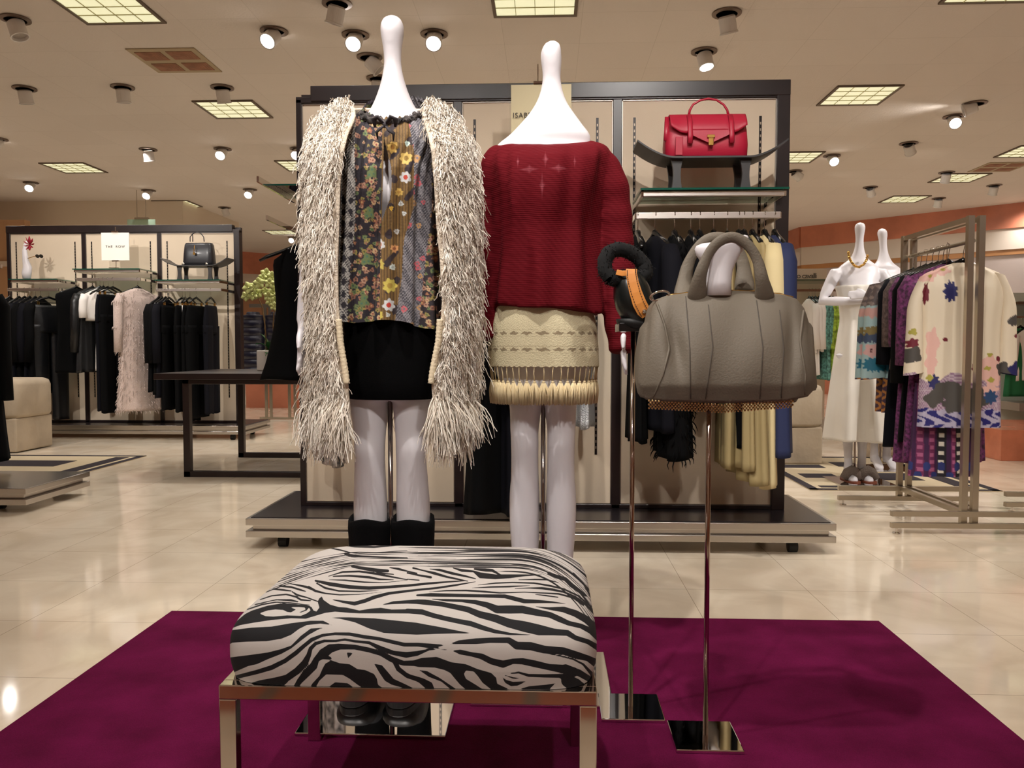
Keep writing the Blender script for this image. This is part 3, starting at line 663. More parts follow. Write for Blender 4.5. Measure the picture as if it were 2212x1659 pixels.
# ------------------------------------------------------------------ floral blouse (printed per vertex)
def blouse():
    n, m_ = 420, 330
    th = np.linspace(-PI, PI, n, endpoint=False)          # 0 = front
    th = th * (0.62 + .38 * (np.abs(th) / PI) ** 1.2)      # denser at the front
    rows = [(225, 787, 916), (245, 766, 940), (266, 755, 955), (285, 750, 965), (310, 742, 972), (360, 742, 958), (420, 744, 950), (480, 742, 948), (540, 740, 948), (600, 737, 952), (650, 735, 955), (700, 732, 958)]
    pys = np.linspace(225, 700, m_); P = np.zeros((m_, n, 3))
    hd = [(225, .058), (270, .082), (330, .11), (380, .13), (430, .128), (520, .112), (620, .118), (700, .128)]
    for i, py in enumerate(pys):
        xl, xr = cinterp(rows, py); d = interp(hd, py)[0]
        A = W(xl, py, Y1 - .02); B = W(xr, py, Y1 - .02); cx = (A.x + B.x) / 2; hw = (B.x - A.x) / 2
        k = (py - 255) / 445
        s_, c_ = np.sin(th), np.cos(th)
        fold = (.004 + .010 * k) * np.sin(th * 13 + 2 * k + .8 * np.sin(3 * th)) * np.clip(k * 3, .3, 1) + .003 * np.sin(th * 31 + 5 * k)
        P[i, :, 0] = cx + (hw + fold) * np.sign(s_) * np.abs(s_) ** .92
        P[i, :, 1] = Y1 - (d + fold) * np.sign(c_) * np.abs(c_) ** .92
        z = A.z
        tilt = max(0, (310 - py) / 85) ** 1.3 * .050
        hem = .008 * np.sin(th * 4 + 1) * k ** 6 - .012 * np.clip(np.sin(th - .1), -1, 1) * k ** 4
        ruff = .004 * np.sin(th * 34) * (py < 232)
        P[i, :, 2] = z - tilt * np.cos(th) + hem + ruff
    V = P.reshape(-1, 3); px, py = projN(V)
    # print
    C = np.zeros((len(V), 3)); C[:] = lin((34, 30, 38))
    rng = np.random.default_rng(3)
    def L(c): return np.array(lin(c))
    def band(x0, x1, q=0):   # boundaries shift with height
        return None
    k = np.clip((py - 250) / 450, 0, 1)
    b1 = 772 - 18 * k + 4 * np.sin(py / 60)            # speckle | dark floral
    b2 = 826 - 6 * k + 0 * py                           # dark | olive
    b3 = np.interp(py, [250, 330, 450, 520, 600, 700], [880, 895, 893, 872, 868, 852])
    b4 = np.interp(py, [250, 330, 450, 600, 700], [915, 932, 934, 915, 905])
    sp = px < b1; df = (px >= b1) & (px < b2); ol = (px >= b2) & (px < b3); gr = (px >= b3) & (px < b4); d2 = px >= b4
    nz = rng.random(len(V))
    cell = ((np.floor(px / 2.3) * 7919 + np.floor(py / 2.3) * 104729) % 97) / 97
    C[sp] = np.where((cell[sp] > .48)[:, None], L((205, 200, 192)), L((60, 56, 60)))
    lowsp = sp & (py > 420); m2 = lowsp & (np.sin(py / 4.0) + np.sin(px / 2.5) > .6); C[m2] = L((44, 40, 48))
    C[gr] = np.where((cell[gr] > .5)[:, None], L((140, 136, 140)), L((58, 56, 64)))
    st = np.sin(px * 2 * PI / 6.5) > .2
    C[ol] = np.where(st[ol][:, None], L((128, 98, 52)), L((96, 72, 38)))
    blot = ol & ((np.sin(px / 7 + 1.3 * np.sin(py / 11)) + np.sin(py / 9 + px / 13)) > 1.25); C[blot] = L((48, 36, 40))
    C[df] = L((34, 27, 36)); C[d2] = L((38, 28, 34))
    def flower(cx, cy, R, pet, col, core, mask, npet=6, corec=.35):
        dx, dy_ = px - cx, py - cy; rr = np.hypot(dx, dy_); a = np.arctan2(dy_, dx)
        edge = R * (.9 + .12 * np.cos(a * npet + cx)) + .8 * np.sin(a * 3 + cy)
        s = mask & (rr < edge); C[s] = L(col)
        s = mask & (rr < R * corec); C[s] = L(core)
    dfm = df | d2
    cols = [((150, 104, 84), (80, 50, 42)), ((150, 132, 70), (70, 80, 40)), ((174, 134, 110), (110, 64, 54)), ((108, 120, 74), (50, 80, 60)), ((138, 84, 62), (190, 146, 96)), ((190, 160, 120), (140, 60, 60))]
    for i in range(1150):
        cx_ = rng.uniform(735, 965); cy_ = rng.uniform(225, 715); q = cols[rng.integers(len(cols))]
        flower(cx_, cy_, rng.uniform(2.5, 6.5), 6, q[0], q[1], dfm, npet=int(rng.integers(4, 7)))
    for yy in (372, 460, 560, 650):     # green leaf clusters
        for dxx, dyy in ((0, 0), (5, 4), (-4, 6), (2, -6)): flower(802 - (yy - 372) * .06 + dxx, yy + dyy, 8, 3, (104, 120, 76), (70, 110, 90), dfm, 3, .3)
    for i in range(30):
        flower(rng.uniform(868, 938), rng.uniform(245, 705), rng.uniform(5, 8.5), 7, (196, 96, 104) if i % 3 else (190, 146, 96), (120, 110, 116), gr, 7, .35)
    for cx_, cy_, R, c1, c2 in ((848, 318, 13, (206, 168, 84), (170, 120, 50)), (877, 342, 14, (214, 184, 104), (150, 120, 60)), (876, 383, 13, (206, 206, 206), (190, 70, 54)), (862, 415, 9, (204, 170, 90), (170, 130, 60)),
                                (880, 310, 6, (190, 210, 200), (150, 170, 170)), (866, 440, 6, (200, 206, 204), (160, 160, 160)), (873, 461, 5, (206, 210, 206), (160, 160, 160)), (857, 500, 6, (206, 208, 206), (150, 140, 130)),
                                (820, 528, 12, (206, 206, 204), (196, 66, 46)), (852, 537, 9, (206, 150, 96), (150, 90, 60)), (818, 571, 13, (196, 176, 84), (160, 120, 50)), (848, 577, 7, (204, 214, 208), (170, 180, 176)),
                                (842, 617, 16, (204, 186, 86), (170, 140, 60)), (840, 659, 14, (214, 216, 214), (196, 60, 44)), (815, 682, 13, (204, 186, 84), (170, 140, 60)), (838, 680, 5, (210, 216, 210), (170, 170, 170)), (845, 450, 5, (210, 170, 60), (190, 140, 50)), (838, 390, 6, (190, 70, 50), (150, 50, 40))):
        flower(cx_, cy_, R, 7, c1, c2, ol, 7, .38)
    # keyhole
    kx = np.interp(py, [292, 330, 400, 440, 480], [829, 828, 826, 825, 825]); kx2 = np.interp(py, [292, 330, 360, 400, 430, 455, 480], [829, 838, 846, 847, 843, 833, 825])
    hole = (px > kx) & (px < kx2) & (py > 294) & (py < 480) & (V[:, 1] < Y1)
    b = MB(); b.v = [tuple(q) for q in V.tolist()]; H_ = hole.reshape(m_, n)
    for i in range(m_ - 1):
        for j in range(n):
            j2 = (j + 1) % n
            if H_[i, j] and H_[i, j2] and H_[i + 1, j]: continue
            b.f.append((i * n + j, i * n + j2, (i + 1) * n + j2, (i + 1) * n + j))
    return b, C
bb, bc = blouse()
root = empty('floral_blouse', (X1, Y1, 1.2), 'sleeveless patchwork floral blouse with keyhole slit on the left mannequin', 'blouse')
m_bl = mat('printed_chiffon', (90, 80, 80), .75, 0, attr='col', bump=(160, .35), sheen=.05)
o = bb.build('blouse_body', m_bl, None, smooth=True); vcol(o, bc); loc_parent(o, root)
# ruffled neck and ties
zn = W(840, 262, Y1 - .1)
b = MB(); pts = []
for k in range(90):
    t = -1.25 + 2.5 * k / 89
    x = X1 + .015 + .085 * math.sin(t); y = Y1 - .02 - .055 * math.cos(t); z = zat(261, Y1 - .07) + .045 * (1 - math.cos(t)) + .004 * math.sin(k * 1.9)
    pts.append((x, y, z))
b.tube(pts, [.010 + .004 * math.sin(k * 2.3) for k in range(90)], 8); wb(b, 'ruffle_collar', mat('ruffle_cloth', (74, 68, 66), .8, bump=(90, .8), var=(70, .8)), root, smooth=True)
b = MB(); c = W(832, 270, Y1 - .135)
for dx, dz, n_ in ((-.03, .012, 0), (.03, .012, 1), (-.022, -.02, 2), (.024, -.024, 3)):
    b.tube([c, c + Vector((dx * .6, -.012, dz + .006)), c + Vector((dx, -.006, dz)), c + Vector((dx * .9, .0, dz - .018))], [.004, .009, .008, .003], 8, flat=.5)
b.tube([c + Vector((-.004, 0, 0)), c + Vector((.004, -.002, 0))], .008, 10); wb(b, 'tie_bow', mat('bow_cloth', (58, 54, 58), .8), root, smooth=True)

# ------------------------------------------------------------------ shaggy vest
YARN = mat('fringe_yarn', (220, 205, 185), .62, attr='col', sheen=.15, sub=0); KNITC = mat('vest_knit', (222, 208, 188), .9, bump=(150, .8, .006))
vest = empty('shaggy_vest', (X1, Y1, 1.1), 'long sleeveless cream vest covered in shaggy yarn fringe, worn open on the left mannequin', 'vest')
def lerp_tab(tab, y): return np.interp(y, [t[0] for t in tab], [t[1] for t in tab])
LO = [(228, 726), (245, 698), (265, 680), (290, 669), (330, 661), (400, 660), (480, 659), (560, 663), (650, 667), (740, 668), (830, 669), (930, 678), (1000, 694)]
LI = [(228, 762), (245, 770), (265, 764), (290, 752), (330, 742), (400, 735), (480, 733), (560, 730), (650, 731), (740, 738), (800, 748), (830, 752), (900, 758), (1000, 762)]
RI = [(228, 922), (245, 912), (265, 916), (290, 924), (330, 932), (400, 938), (480, 942), (560, 950), (650, 955), (740, 948), (800, 936), (830, 932), (900, 938), (1000, 955)]
RO = [(228, 950), (245, 978), (265, 996), (290, 1009), (330, 1021), (400, 1027), (480, 1031), (560, 1030), (650, 1028), (740, 1026), (830, 1022), (930, 1008), (1000, 990)]
def panel_point(inner, outer, s, py):
    """s 0 inner edge (front) .. 1 outer side"""
    xi = lerp_tab(inner, py); xo = lerp_tab(outer, py); x = xi + (xo - xi) * s
    kk = min(1, max(0, (py - 228) / 90)); dep = (.145 * (1 - s ** 2.2) + .035) * (kk ** .5)
    return W(x, py, Y1 - dep)
def surf(inner, outer, y0=228, y1=960, ns=14, nv=60):
    return np.array([[tuple(panel_point(inner, outer, j / (ns - 1), y0 + (y1 - y0) * i / (nv - 1))) for j in range(ns)] for i in range(nv)])
def strands(P, count, lmin, lmax, out, name, rng, side, drop=1.0, dark=0.0):
    nv, ns = P.shape[:2]
    u = rng.random(count) * (ns - 1.001); v = np.sort(rng.random(count)) * (nv - 1.001)
    iu, iv = u.astype(int), v.astype(int); fu, fv = (u - iu)[:, None], (v - iv)[:, None]
    A = P[iv, iu] * (1 - fu) * (1 - fv) + P[iv, iu + 1] * fu * (1 - fv) + P[iv + 1, iu] * (1 - fu) * fv + P[iv + 1, iu + 1] * fu * fv
    du = P[iv, iu + 1] - P[iv, iu]; dv = P[iv + 1, iu] - P[iv, iu]; N = np.cross(du, dv); N /= np.linalg.norm(N, axis=1)[:, None] + 1e-9
    tocam = np.array([0, -1, 0]) * out; sg = np.sign((N @ np.array([X1 * 0, -1, 0])) * out + 1e-6)[:, None]; N = N * sg
    # tufts share a direction
    key = (iv // 2) * 31 + (iu) * 7; trng = np.random.default_rng(5); tuft = trng.normal(0, 1, (4000, 3))[key % 4000]
    Ln = rng.uniform(lmin, lmax, count)[:, None] * drop
    D = np.array([0, 0, -1.0]) + tuft * np.array([.17, .06, .0]) + rng.normal(0, .12, (count, 3))
    D /= np.linalg.norm(D, axis=1)[:, None]
    K = 6; r = .0013 + .0016 * rng.random(count)[:, None]
    lift = (.004 + .012 * rng.random(count)[:, None])
    up = np.clip(1.2 - v / 4.0, 0, 1)[:, None] if side else 0
    lift = lift + .02 * up
    wob = rng.normal(0, .0034, (count, K, 3)); wob[:, 0] = 0; wob = np.cumsum(wob, 1) * .8
    Vs = np.zeros((count, K, 3, 3)); 
    bx_ = np.array([1, 0, 0]); 
    for k in range(K):
        t = k / (K - 1)
        c = A + D * Ln * t + N * lift * math.sin(min(1, t * 1.7) * PI / 2) + wob[:, k]
        rad = r * (1.0 - .55 * t)
        for q in range(3):
            a = 2 * PI * q / 3; Vs[:, k, q] = c + rad * (math.cos(a) * bx_ + math.sin(a) * np.array([0, 1, 0]))
    base = np.arange(count) * K * 3; F = []
    idx = []
    for k in range(K - 1):
        for q in range(3):
            q2 = (q + 1) % 3; idx.append((k * 3 + q, k * 3 + q2, (k + 1) * 3 + q2, (k + 1) * 3 + q))
    idx = np.array(idx); faces = (base[:, None, None] + idx[None]).reshape(-1, 4)
    me = bpy.data.meshes.new(name); nV = count * K * 3
    me.vertices.add(nV); me.vertices.foreach_set('co', Vs.reshape(-1).astype(np.float32))
    nf = len(faces); me.loops.add(nf * 4); me.loops.foreach_set('vertex_index', faces.ravel().astype(np.int32))
    me.polygons.add(nf); me.polygons.foreach_set('loop_start', np.arange(nf, dtype=np.int32) * 4)
    me.polygons.foreach_set('use_smooth', np.ones(nf, bool)); me.update(calc_edges=True); me.validate()
    me.materials.append(YARN); o = bpy.data.objects.new(name, me); COL.objects.link(o)
    w = trng.random(4000)[key % 4000][:, None] * .55 + rng.random(count)[:, None] * .45
    hi = np.array(lin((255, 250, 240))); lo = np.array(lin((236, 222, 204))); col = lo * (1 - w) + hi * w
    dk = rng.random(count) < .07; col[dk] = np.array(lin((160, 142, 120)))
    vcol(o, np.repeat(col, K * 3, 0)); tag(o, None); loc_parent(o, vest); return o
rg_ = np.random.default_rng(11)
for nm, I, O in (('left', LI, LO), ('right', RI, RO)):
    S = surf(I, O, 228, 905); b = MB(); b.grid(S); wb(b, 'front_panel', KNITC, vest, smooth=True, solid=.008)
    S2 = surf(I, O, 216, 915, 16, 64)[:, (1 if True else 0):]; strands(S2[:, 1:], 8200, .026, .056, 1, 'yarn_fringe', rg_, nm)
    strands(S2[:16, 1:], 2600, .02, .036, 1, 'shoulder_fringe', rg_, nm)
    S3 = surf(I, O, 850, 915, 16, 8); strands(S3, 520, .08, .125, 1, 'hem_fringe', rg_, nm)
    # side-to-back panel
    Bk = []
    for i in range(40):
        py = 228 + (890 - 228) * i / 39; xo = lerp_tab(O, py); e = W(xo, py, Y1 - .035); cx_ = X1 + .005; kk = min(1, max(0, (py - 228) / 90)) ** .5
        Bk.append([(e.x + (cx_ - e.x) * (1 - math.cos(a * PI / 2)), Y1 - .03 * kk + .17 * kk * math.sin(a * PI / 2), e.z) for a in np.linspace(0, 1, 12)])
    Bk = np.array(Bk); b = MB(); b.grid(Bk); wb(b, 'back_panel', KNITC, vest, smooth=True, solid=.006)
    strands(Bk, 1700, .06, .1, -1, 'back_fringe', rg_, nm)
    # crochet edge
    pts = [panel_point(I, O, -.0, y) + Vector((0, -.012, 0)) for y in np.linspace(690, 828, 40)]
    b = MB(); b.tube(pts, [.0085 + .0010 * math.sin(k * 2.6) for k in range(40)], 8); wb(b, 'crochet_edge', mat('crochet_cord', (232, 216, 184), .8, bump=(200, .5)), vest, smooth=True)

# ------------------------------------------------------------------ dark red sweater
def sweater():
    b = MB(); rows = []
    T = [(291, 1108, 1280, .050), (297, 1090, 1296, .064), (305, 1075, 1310, .080), (330, 1062, 1318, .104), (360, 1060, 1312, .128), (400, 1062, 1305, .142), (440, 1066, 1296, .140), (500, 1064, 1292, .126), (560, 1060, 1296, .128), (620, 1054, 1302, .138), (672, 1050, 1306, .146)]
    n = 72; rings = []
    for i in range(70):
        py = 291 + (672 - 291) * i / 69; xl, xr, d = cinterp(T, py); A = W(xl, py, Y2 - .03); B = W(xr, py, Y2 - .03); cx, hw = (A.x + B.x) / 2, (B.x - A.x) / 2; k = (py - 291) / 381
        rr = []
        for j in range(n):
            t = 2 * PI * j / n; s_, c_ = math.sin(t), math.cos(t)
            fo = (.002 + .007 * k) * math.sin(9 * t + 3 * k + math.sin(2 * t)) + .003 * math.sin(17 * t - 4 * k)
            z = A.z - (.034 * (c_ * .5 + .5) ** 1.5 * max(0, 1 - (py - 291) / 60)) - (.012 * s_ * k ** 4) + .004 * math.sin(5 * t) * k ** 4
            rr.append(Vector((cx + (hw + fo) * math.copysign(abs(s_) ** .9, s_), Y2 - (d + fo) * math.copysign(abs(c_) ** .9, c_), z)))
        rings.append(rr)
    lst = rings[-1]; c = sum(lst, Vector()) / n
    rings.append([c + (p - c) * .97 + Vector((0, 0, .004)) for p in lst])
    b.loft(rings, cap=True)
    # sleeves
    R = [(338, 1284, .030), (352, 1294, .046), (372, 1306, .054), (410, 1318, .056), (460, 1326, .053), (520, 1330, .053), (600, 1334, .052), (680, 1338, .048), (735, 1343, .042), (757, 1345, .040), (762, 1345, .036)]
    Lf = [(328, 1092, .036), (348, 1078, .048), (378, 1070, .052), (420, 1064, .048), (460, 1060, .044), (520, 1058, .042), (600, 1056, .042), (680, 1054, .042), (735, 1052, .040)]
    for S in (R, Lf):
        pts, rs = [], []
        for i in range(36):
            py = S[0][0] + (S[-1][0] - S[0][0]) * i / 35; x, r_ = cinterp(S, py)
            k = i / 35; pts.append(W(x, py, Y2 + .01 - .05 * k ** 2)); rs.append(r_ * 1.0 + .0022 * math.sin(i * 1.3))
        b.tube(pts, rs, 22)
    return b
DR = bpy.data.materials.new('dark_red_knit'); DR.use_nodes = True; nt = DR.node_tree; bs = nt.nodes['Principled BSDF']
def node(nt, t, **k):
    n = nt.nodes.new(t)
    for a, v in k.items(): setattr(n, a, v)
    return n
tc = node(nt, 'ShaderNodeTexCoord'); sep = node(nt, 'ShaderNodeSeparateXYZ'); nt.links.new(tc.outputs['Object'], sep.inputs[0])
def M_(op, a, b=None, c=None):
    n = node(nt, 'ShaderNodeMath', operation=op)
    for i, v in enumerate((a, b, c)):
        if v is None: continue
        if isinstance(v, (int, float)): n.inputs[i].default_value = v
        else: nt.links.new(v, n.inputs[i])
    return n.outputs[0]
tot = None
for cx_, cy_, ax, az in ((1143, 364, .042, .017), (1207, 363, .042, .017), (1178, 341, .012, .040), (1171, 400, .011, .050), (1118, 345, .006, .03), (1242, 345, .006, .03)):
    q = W(cx_, cy_, Y2 - .14)
    dx = M_('POWER', M_('ABSOLUTE', M_('DIVIDE', M_('SUBTRACT', sep.outputs[0], q.x), ax)), .6); dz = M_('POWER', M_('ABSOLUTE', M_('DIVIDE', M_('SUBTRACT', sep.outputs[2], q.z), az)), .6)
    v = M_('SUBTRACT', 1.0, M_('ADD', dx, dz)); mr = node(nt, 'ShaderNodeMapRange'); nt.links.new(v, mr.inputs[0]); mr.inputs[1].default_value = 0; mr.inputs[2].default_value = .7
    tot = mr.outputs[0] if tot is None else M_('MAXIMUM', tot, mr.outputs[0])
nz = node(nt, 'ShaderNodeTexNoise'); nz.inputs['Scale'].default_value = 70; nz.inputs['Detail'].default_value = 3; nt.links.new(tc.outputs['Object'], nz.inputs['Vector'])
front = M_('LESS_THAN', sep.outputs[1], Y2)
fac = M_('MULTIPLY', M_('MULTIPLY', tot, M_('MULTIPLY_ADD', nz.outputs[0], 1.6, -.25)), front)
mx = node(nt, 'ShaderNodeMix', data_type='RGBA'); nt.links.new(fac, mx.inputs[0]); mx.inputs[6].default_value = (*lin((92, 6, 18)), 1); mx.inputs[7].default_value = (*lin((160, 84, 94)), 1)
nt.links.new(mx.outputs[2], bs.inputs['Base Color']); bs.inputs['Roughness'].default_value = .85; bs.inputs['Specular IOR Level'].default_value = .15
wv = node(nt, 'ShaderNodeTexWave', bands_direction='DIAGONAL'); wv.inputs['Scale'].default_value = 28; wv.inputs['Distortion'].default_value = 1.5; nt.links.new(tc.outputs['Object'], wv.inputs['Vector'])
wz = node(nt, 'ShaderNodeTexWave', bands_direction='Z'); wz.inputs['Scale'].default_value = 60; wz.inputs['Distortion'].default_value = 1; nt.links.new(tc.outputs['Object'], wz.inputs['Vector'])
hh_ = M_('ADD', M_('MULTIPLY', wv.outputs['Fac'], .5), M_('ADD', M_('MULTIPLY', wz.outputs['Fac'], .4), nz.outputs[0]))
bp = node(nt, 'ShaderNodeBump'); bp.inputs['Strength'].default_value = .4; bp.inputs['Distance'].default_value = .003; nt.links.new(hh_, bp.inputs['Height']); nt.links.new(bp.outputs[0], bs.inputs['Normal'])
o = sweater().build('knit_sweater', DR, remesh=.0055, smth=14)
tag(o, 'long sleeved dark red knit sweater with open cross pattern on the right mannequin', 'sweater')

# ------------------------------------------------------------------ crochet skirt
CR = (218, 206, 170)
cs = empty('crochet_skirt', (X2, Y2, .9), 'short cream crochet skirt with tassel fringe on the right mannequin', 'skirt')
n, mm = 360, 130; rows = [(640, 1068, 1268), (668, 1063, 1279), (700, 1056, 1288), (740, 1054, 1292), (791, 1056, 1294)]
P = np.zeros((mm, n, 3)); thv = np.linspace(0, 2 * PI, n, endpoint=False)
for i, py in enumerate(np.linspace(640, 791, mm)):
    xl, xr = cinterp(rows, py); A = W(xl, py, Y2 - .03); B = W(xr, py, Y2 - .03); cx, hw = (A.x + B.x) / 2, (B.x - A.x) / 2
    P[i, :, 0] = cx + hw * np.sign(np.sin(thv)) * np.abs(np.sin(thv)) ** .9; P[i, :, 1] = Y2 - hw * .82 * np.sign(np.cos(thv)) * np.abs(np.cos(thv)) ** .9; P[i, :, 2] = A.z + .0015 * np.sin(thv * 60)
V = P.reshape(-1, 3); px, py = projN(V); C = np.tile(np.array(lin(CR)), (len(V), 1)); a = np.tile(thv, mm)
rowi = np.repeat(np.linspace(640, 791, mm), n)
for yc, amp in ((721, 6), (755, 5)):
    tri = np.abs(((a * 26 / PI) % 2) - 1)
    d = (np.abs(rowi - yc) < 4.2 * tri) & (tri > .25); C[d] = lin((150, 134, 106))
    C[np.abs(rowi - yc - 7) < .9] = lin((196, 182, 148)); C[np.abs(rowi - yc + 7) < .9] = lin((196, 182, 148))
C *= (.93 + .07 * np.sin(px * 1.1 + py * 1.1))[:, None]
b = MB(); b.v = [tuple(q) for q in V.tolist()]
b.f = [(i * n + j, i * n + (j + 1) % n, (i + 1) * n + (j + 1) % n, (i + 1) * n + j) for i in range(mm - 1) for j in range(n)]
o = b.build('skirt_body', mat('crochet_cotton', CR, .9, attr='col', bump=(260, .6)), None, smooth=True, solid=.003); vcol(o, C); loc_parent(o, cs)
def tassel_mesh(seed):
    rr = random.Random(seed); b = MB(); c = []
    b.tube([(0, 0, 0), (rr.uniform(-.002, .002), 0, -.02), (0, 0, -.043)], .0016, 6)
    b.lathe([(.001, -.040), (.004, -.041), (.0045, -.045), (.003, -.048)], n=10)
    for k in range(60):
        t = rr.uniform(0, 2 * PI); q = rr.random() ** .5; x0, y0 = .004 * q * math.cos(t), .004 * q * math.sin(t); x1, y1 = (.021 * q * math.cos(t)), .013 * q * math.sin(t); L = rr.uniform(.056, .064)
        b.tube([(x0, y0, -.046), (x0 + (x1 - x0) * .75, y0 + (y1 - y0) * .75, -.046 - L * .45), (x1 + rr.uniform(-.001, .001), y1, -.046 - L)], [.0018, .0022, .0014], 4)
    return b
TM = mat('tassel_cotton', (222, 202, 160), .85); tms = [tassel_mesh(k) for k in range(4)]; tobs = []
A = W(1056, 791, Y2 - .03); B = W(1294, 791, Y2 - .03); cx, hw = (A.x + B.x) / 2, (B.x - A.x) / 2
NT = 46
for k in range(NT):
    t = 2 * PI * k / NT; s_, c_ = math.sin(t), math.cos(t)
    pos = Vector((cx + (hw - .002) * math.copysign(abs(s_) ** .9, s_), Y2 - (hw * .82 - .002) * math.copysign(abs(c_) ** .9, c_), A.z))
    if k < 4: o = tms[k].build('tassel', TM, None, smooth=True); tobs.append(o)
    else: o = tobs[k % 4].copy(); COL.objects.link(o)
    o.matrix_world = Matrix.Translation(pos) @ Matrix.Rotation(math.atan2(c_ * -1, s_) + PI / 2, 4, 'Z') @ Matrix.Rotation(.12, 4, 'X')
    mw = o.matrix_world.copy(); o.parent = cs; o.matrix_parent_inverse = Matrix.Translation(cs.location).inverted(); o.matrix_basis = mw
# ------------------------------------------------------------------ plum carpet
PLUM = bpy.data.materials.new('plum_carpet'); PLUM.use_nodes = True; nt = PLUM.node_tree; bs = nt.nodes['Principled BSDF']
tc = node(nt, 'ShaderNodeTexCoord'); n1 = node(nt, 'ShaderNodeTexNoise'); n1.inputs['Scale'].default_value = 420; nt.links.new(tc.outputs['Object'], n1.inputs['Vector'])
n2 = node(nt, 'ShaderNodeTexNoise'); n2.inputs['Scale'].default_value = 6; n2.inputs['Detail'].default_value = 6; nt.links.new(tc.outputs['Object'], n2.inputs['Vector'])
ad = node(nt, 'ShaderNodeMath', operation='MULTIPLY_ADD'); nt.links.new(n1.outputs[0], ad.inputs[0]); ad.inputs[1].default_value = .6; nt.links.new(n2.outputs[0], ad.inputs[2])
cr = node(nt, 'ShaderNodeValToRGB'); cr.color_ramp.elements[0].position = .6; cr.color_ramp.elements[1].position = 1.0
cr.color_ramp.elements[0].color = (*lin((84, 10, 48)), 1); cr.color_ramp.elements[1].color = (*lin((110, 20, 68)), 1)
nt.links.new(ad.outputs[0], cr.inputs[0]); nt.links.new(cr.outputs[0], bs.inputs['Base Color']); bs.inputs['Roughness'].default_value = 1; bs.inputs['Specular IOR Level'].default_value = .1
bp = node(nt, 'ShaderNodeBump'); bp.inputs['Strength'].default_value = .6; bp.inputs['Distance'].default_value = .004; nt.links.new(n1.outputs[0], bp.inputs['Height']); nt.links.new(bp.outputs[0], bs.inputs['Normal'])
# terracotta marble aisle in front of the display
TERR = mat('terracotta_marble', (186, 104, 74), .12, 0, var=(1.6, .12)); GRYT = mat('grey_marble', (120, 112, 100), .12, 0, var=(3, .1))
struct(MB().bx(RX0, RX1, RY0, .70, 0, .0008).build('floor_aisle', TERR))
gi = MB()
for k in range(-9, 10): gi.bx(-.28 + k * .24 - .02, -.28 + k * .24 + .02, -.4, .69, .0009, .0013)
struct(gi.build('floor_inlay', GRYT))
c0, c1 = WZ(370, 1320, .004), WZ(1897, 1340, .004)
MB().bx(c0.x, c1.x, 1.08, (c0.y + c1.y) / 2, .0003, .004).build('carpet', PLUM, None)
tag(bpy.data.objects['carpet'], 'plum purple carpet on the marble floor under the bench and stands', 'carpet')

# ------------------------------------------------------------------ zebra bench
BX0, BX1, BY0, BY1 = xat(472, 1.366, 1500), xat(1290, 1.366, 1500), 1.366, 1.907
bench = empty('zebra_bench', ((BX0 + BX1) / 2, (BY0 + BY1) / 2, .004), 'bench with domed zebra print cushion on a polished steel frame', 'bench')
zt = zat(1493, BY0); tt = .0255; tv = .030
POL = mat('polished_steel', (214, 206, 198), .09, 1)
for x0, x1 in ((BX0, BX0 + tv), (BX1 - tv, BX1)):
    for y0, y1 in ((BY0, BY0 + .024), (BY1 - .024, BY1)):
        wb(MB().bx(x0, x1, y0, y1, .0045, zt - tt), 'leg', POL, bench, bevel=.002)
for y0 in (BY0, BY1 - .024): wb(MB().bx(BX0, BX1, y0, y0 + .024, zt - tt, zt), 'cross_bar', POL, bench, bevel=.002)
for x0 in (BX0, BX1 - tv): wb(MB().bx(x0, x0 + tv, BY0 + .0245, BY1 - .0245, zt - tt, zt - .0005), 'side_rail', POL, bench, bevel=.001)
f = MB(); f.bx(BX0 + tv, BX1 - tv, BY0 + .0245, BY1 - .0245, zt - .018, zt - .002); wb(f, 'base_board', mat('black_board', (18, 16, 18), .7), bench)
# tracing of the printed stripes (A-crop pixels: x = 460 + a/4.741, y = 1150 + b/4.741)
OB = 1991
POLY = [[(145,1000),(235,915),(330,835),(400,800),(560,750),(720,725),(850,735),(980,750),(1010,765),(1030,800),(1060,810),(1090,770),(1075,720),(1085,680),(1115,655),(1130,690),(1200,740),(1290,765),(1370,770),(1500,800),(1620,780),(1720,772),(1830,790),(2086,785),(2086,832),(1850,830),(1600,830),(1500,830),(1400,825),(1250,812),(1150,825),(1050,855),(950,885),(800,880),(600,898),(420,925),(280,950)],
 [(50,1320),(60,1200),(100,1060),(200,1000),(400,975),(600,965),(800,930),(1000,905),(1130,905),(1220,950),(1100,935),(960,950),(880,990),(800,1050),(700,1090),(550,1115),(350,1120),(200,1130),(110,1180),(75,1240),(62,1330)],
 [(50,1310),(180,1280),(380,1255),(560,1230),(700,1195),(800,1160),(900,1060),(1000,985),(1140,975),(1070,1000),(980,1050),(900,1110),(800,1190),(700,1245),(560,1300),(450,1350),(360,1370),(200,1440),(100,1440),(50,1400)],
 [(160,1610),(330,1560),(480,1515),(640,1485),(760,1455),(850,1420),(760,1540),(680,1610)],
 [(980,1610),(1020,1545),(1090,1470),(1125,1390),(1150,1345),(1210,1310),(1300,1340),(1400,1350),(1480,1400),(1560,1410),(1650,1450),(1680,1500),(1690,1560),(1760,1610),(1560,1610),(1480,1560),(1400,1500),(1330,1460),(1160,1455),(1090,1520),(1040,1610)],
 [(1150,1610),(1250,1535),(1380,1545),(1470,1610)], [(1650,1345),(1730,1360),(1800,1440),(1850,1500),(1960,1550),(2060,1600),(1990,1605),(1830,1560),(1760,1520),(1700,1430)],
 [(1370,1230),(1385,1290),(1435,1235)],
 [(1160,870),(1400,870),(1650,880),(2086,925),(2191,945),(2330,970),(2500,1005),(2670,1037),(2500,1035),(2300,1040),(2086,1048),(1900,1040),(1750,1030),(1600,985),(1450,920),(1300,885)]]
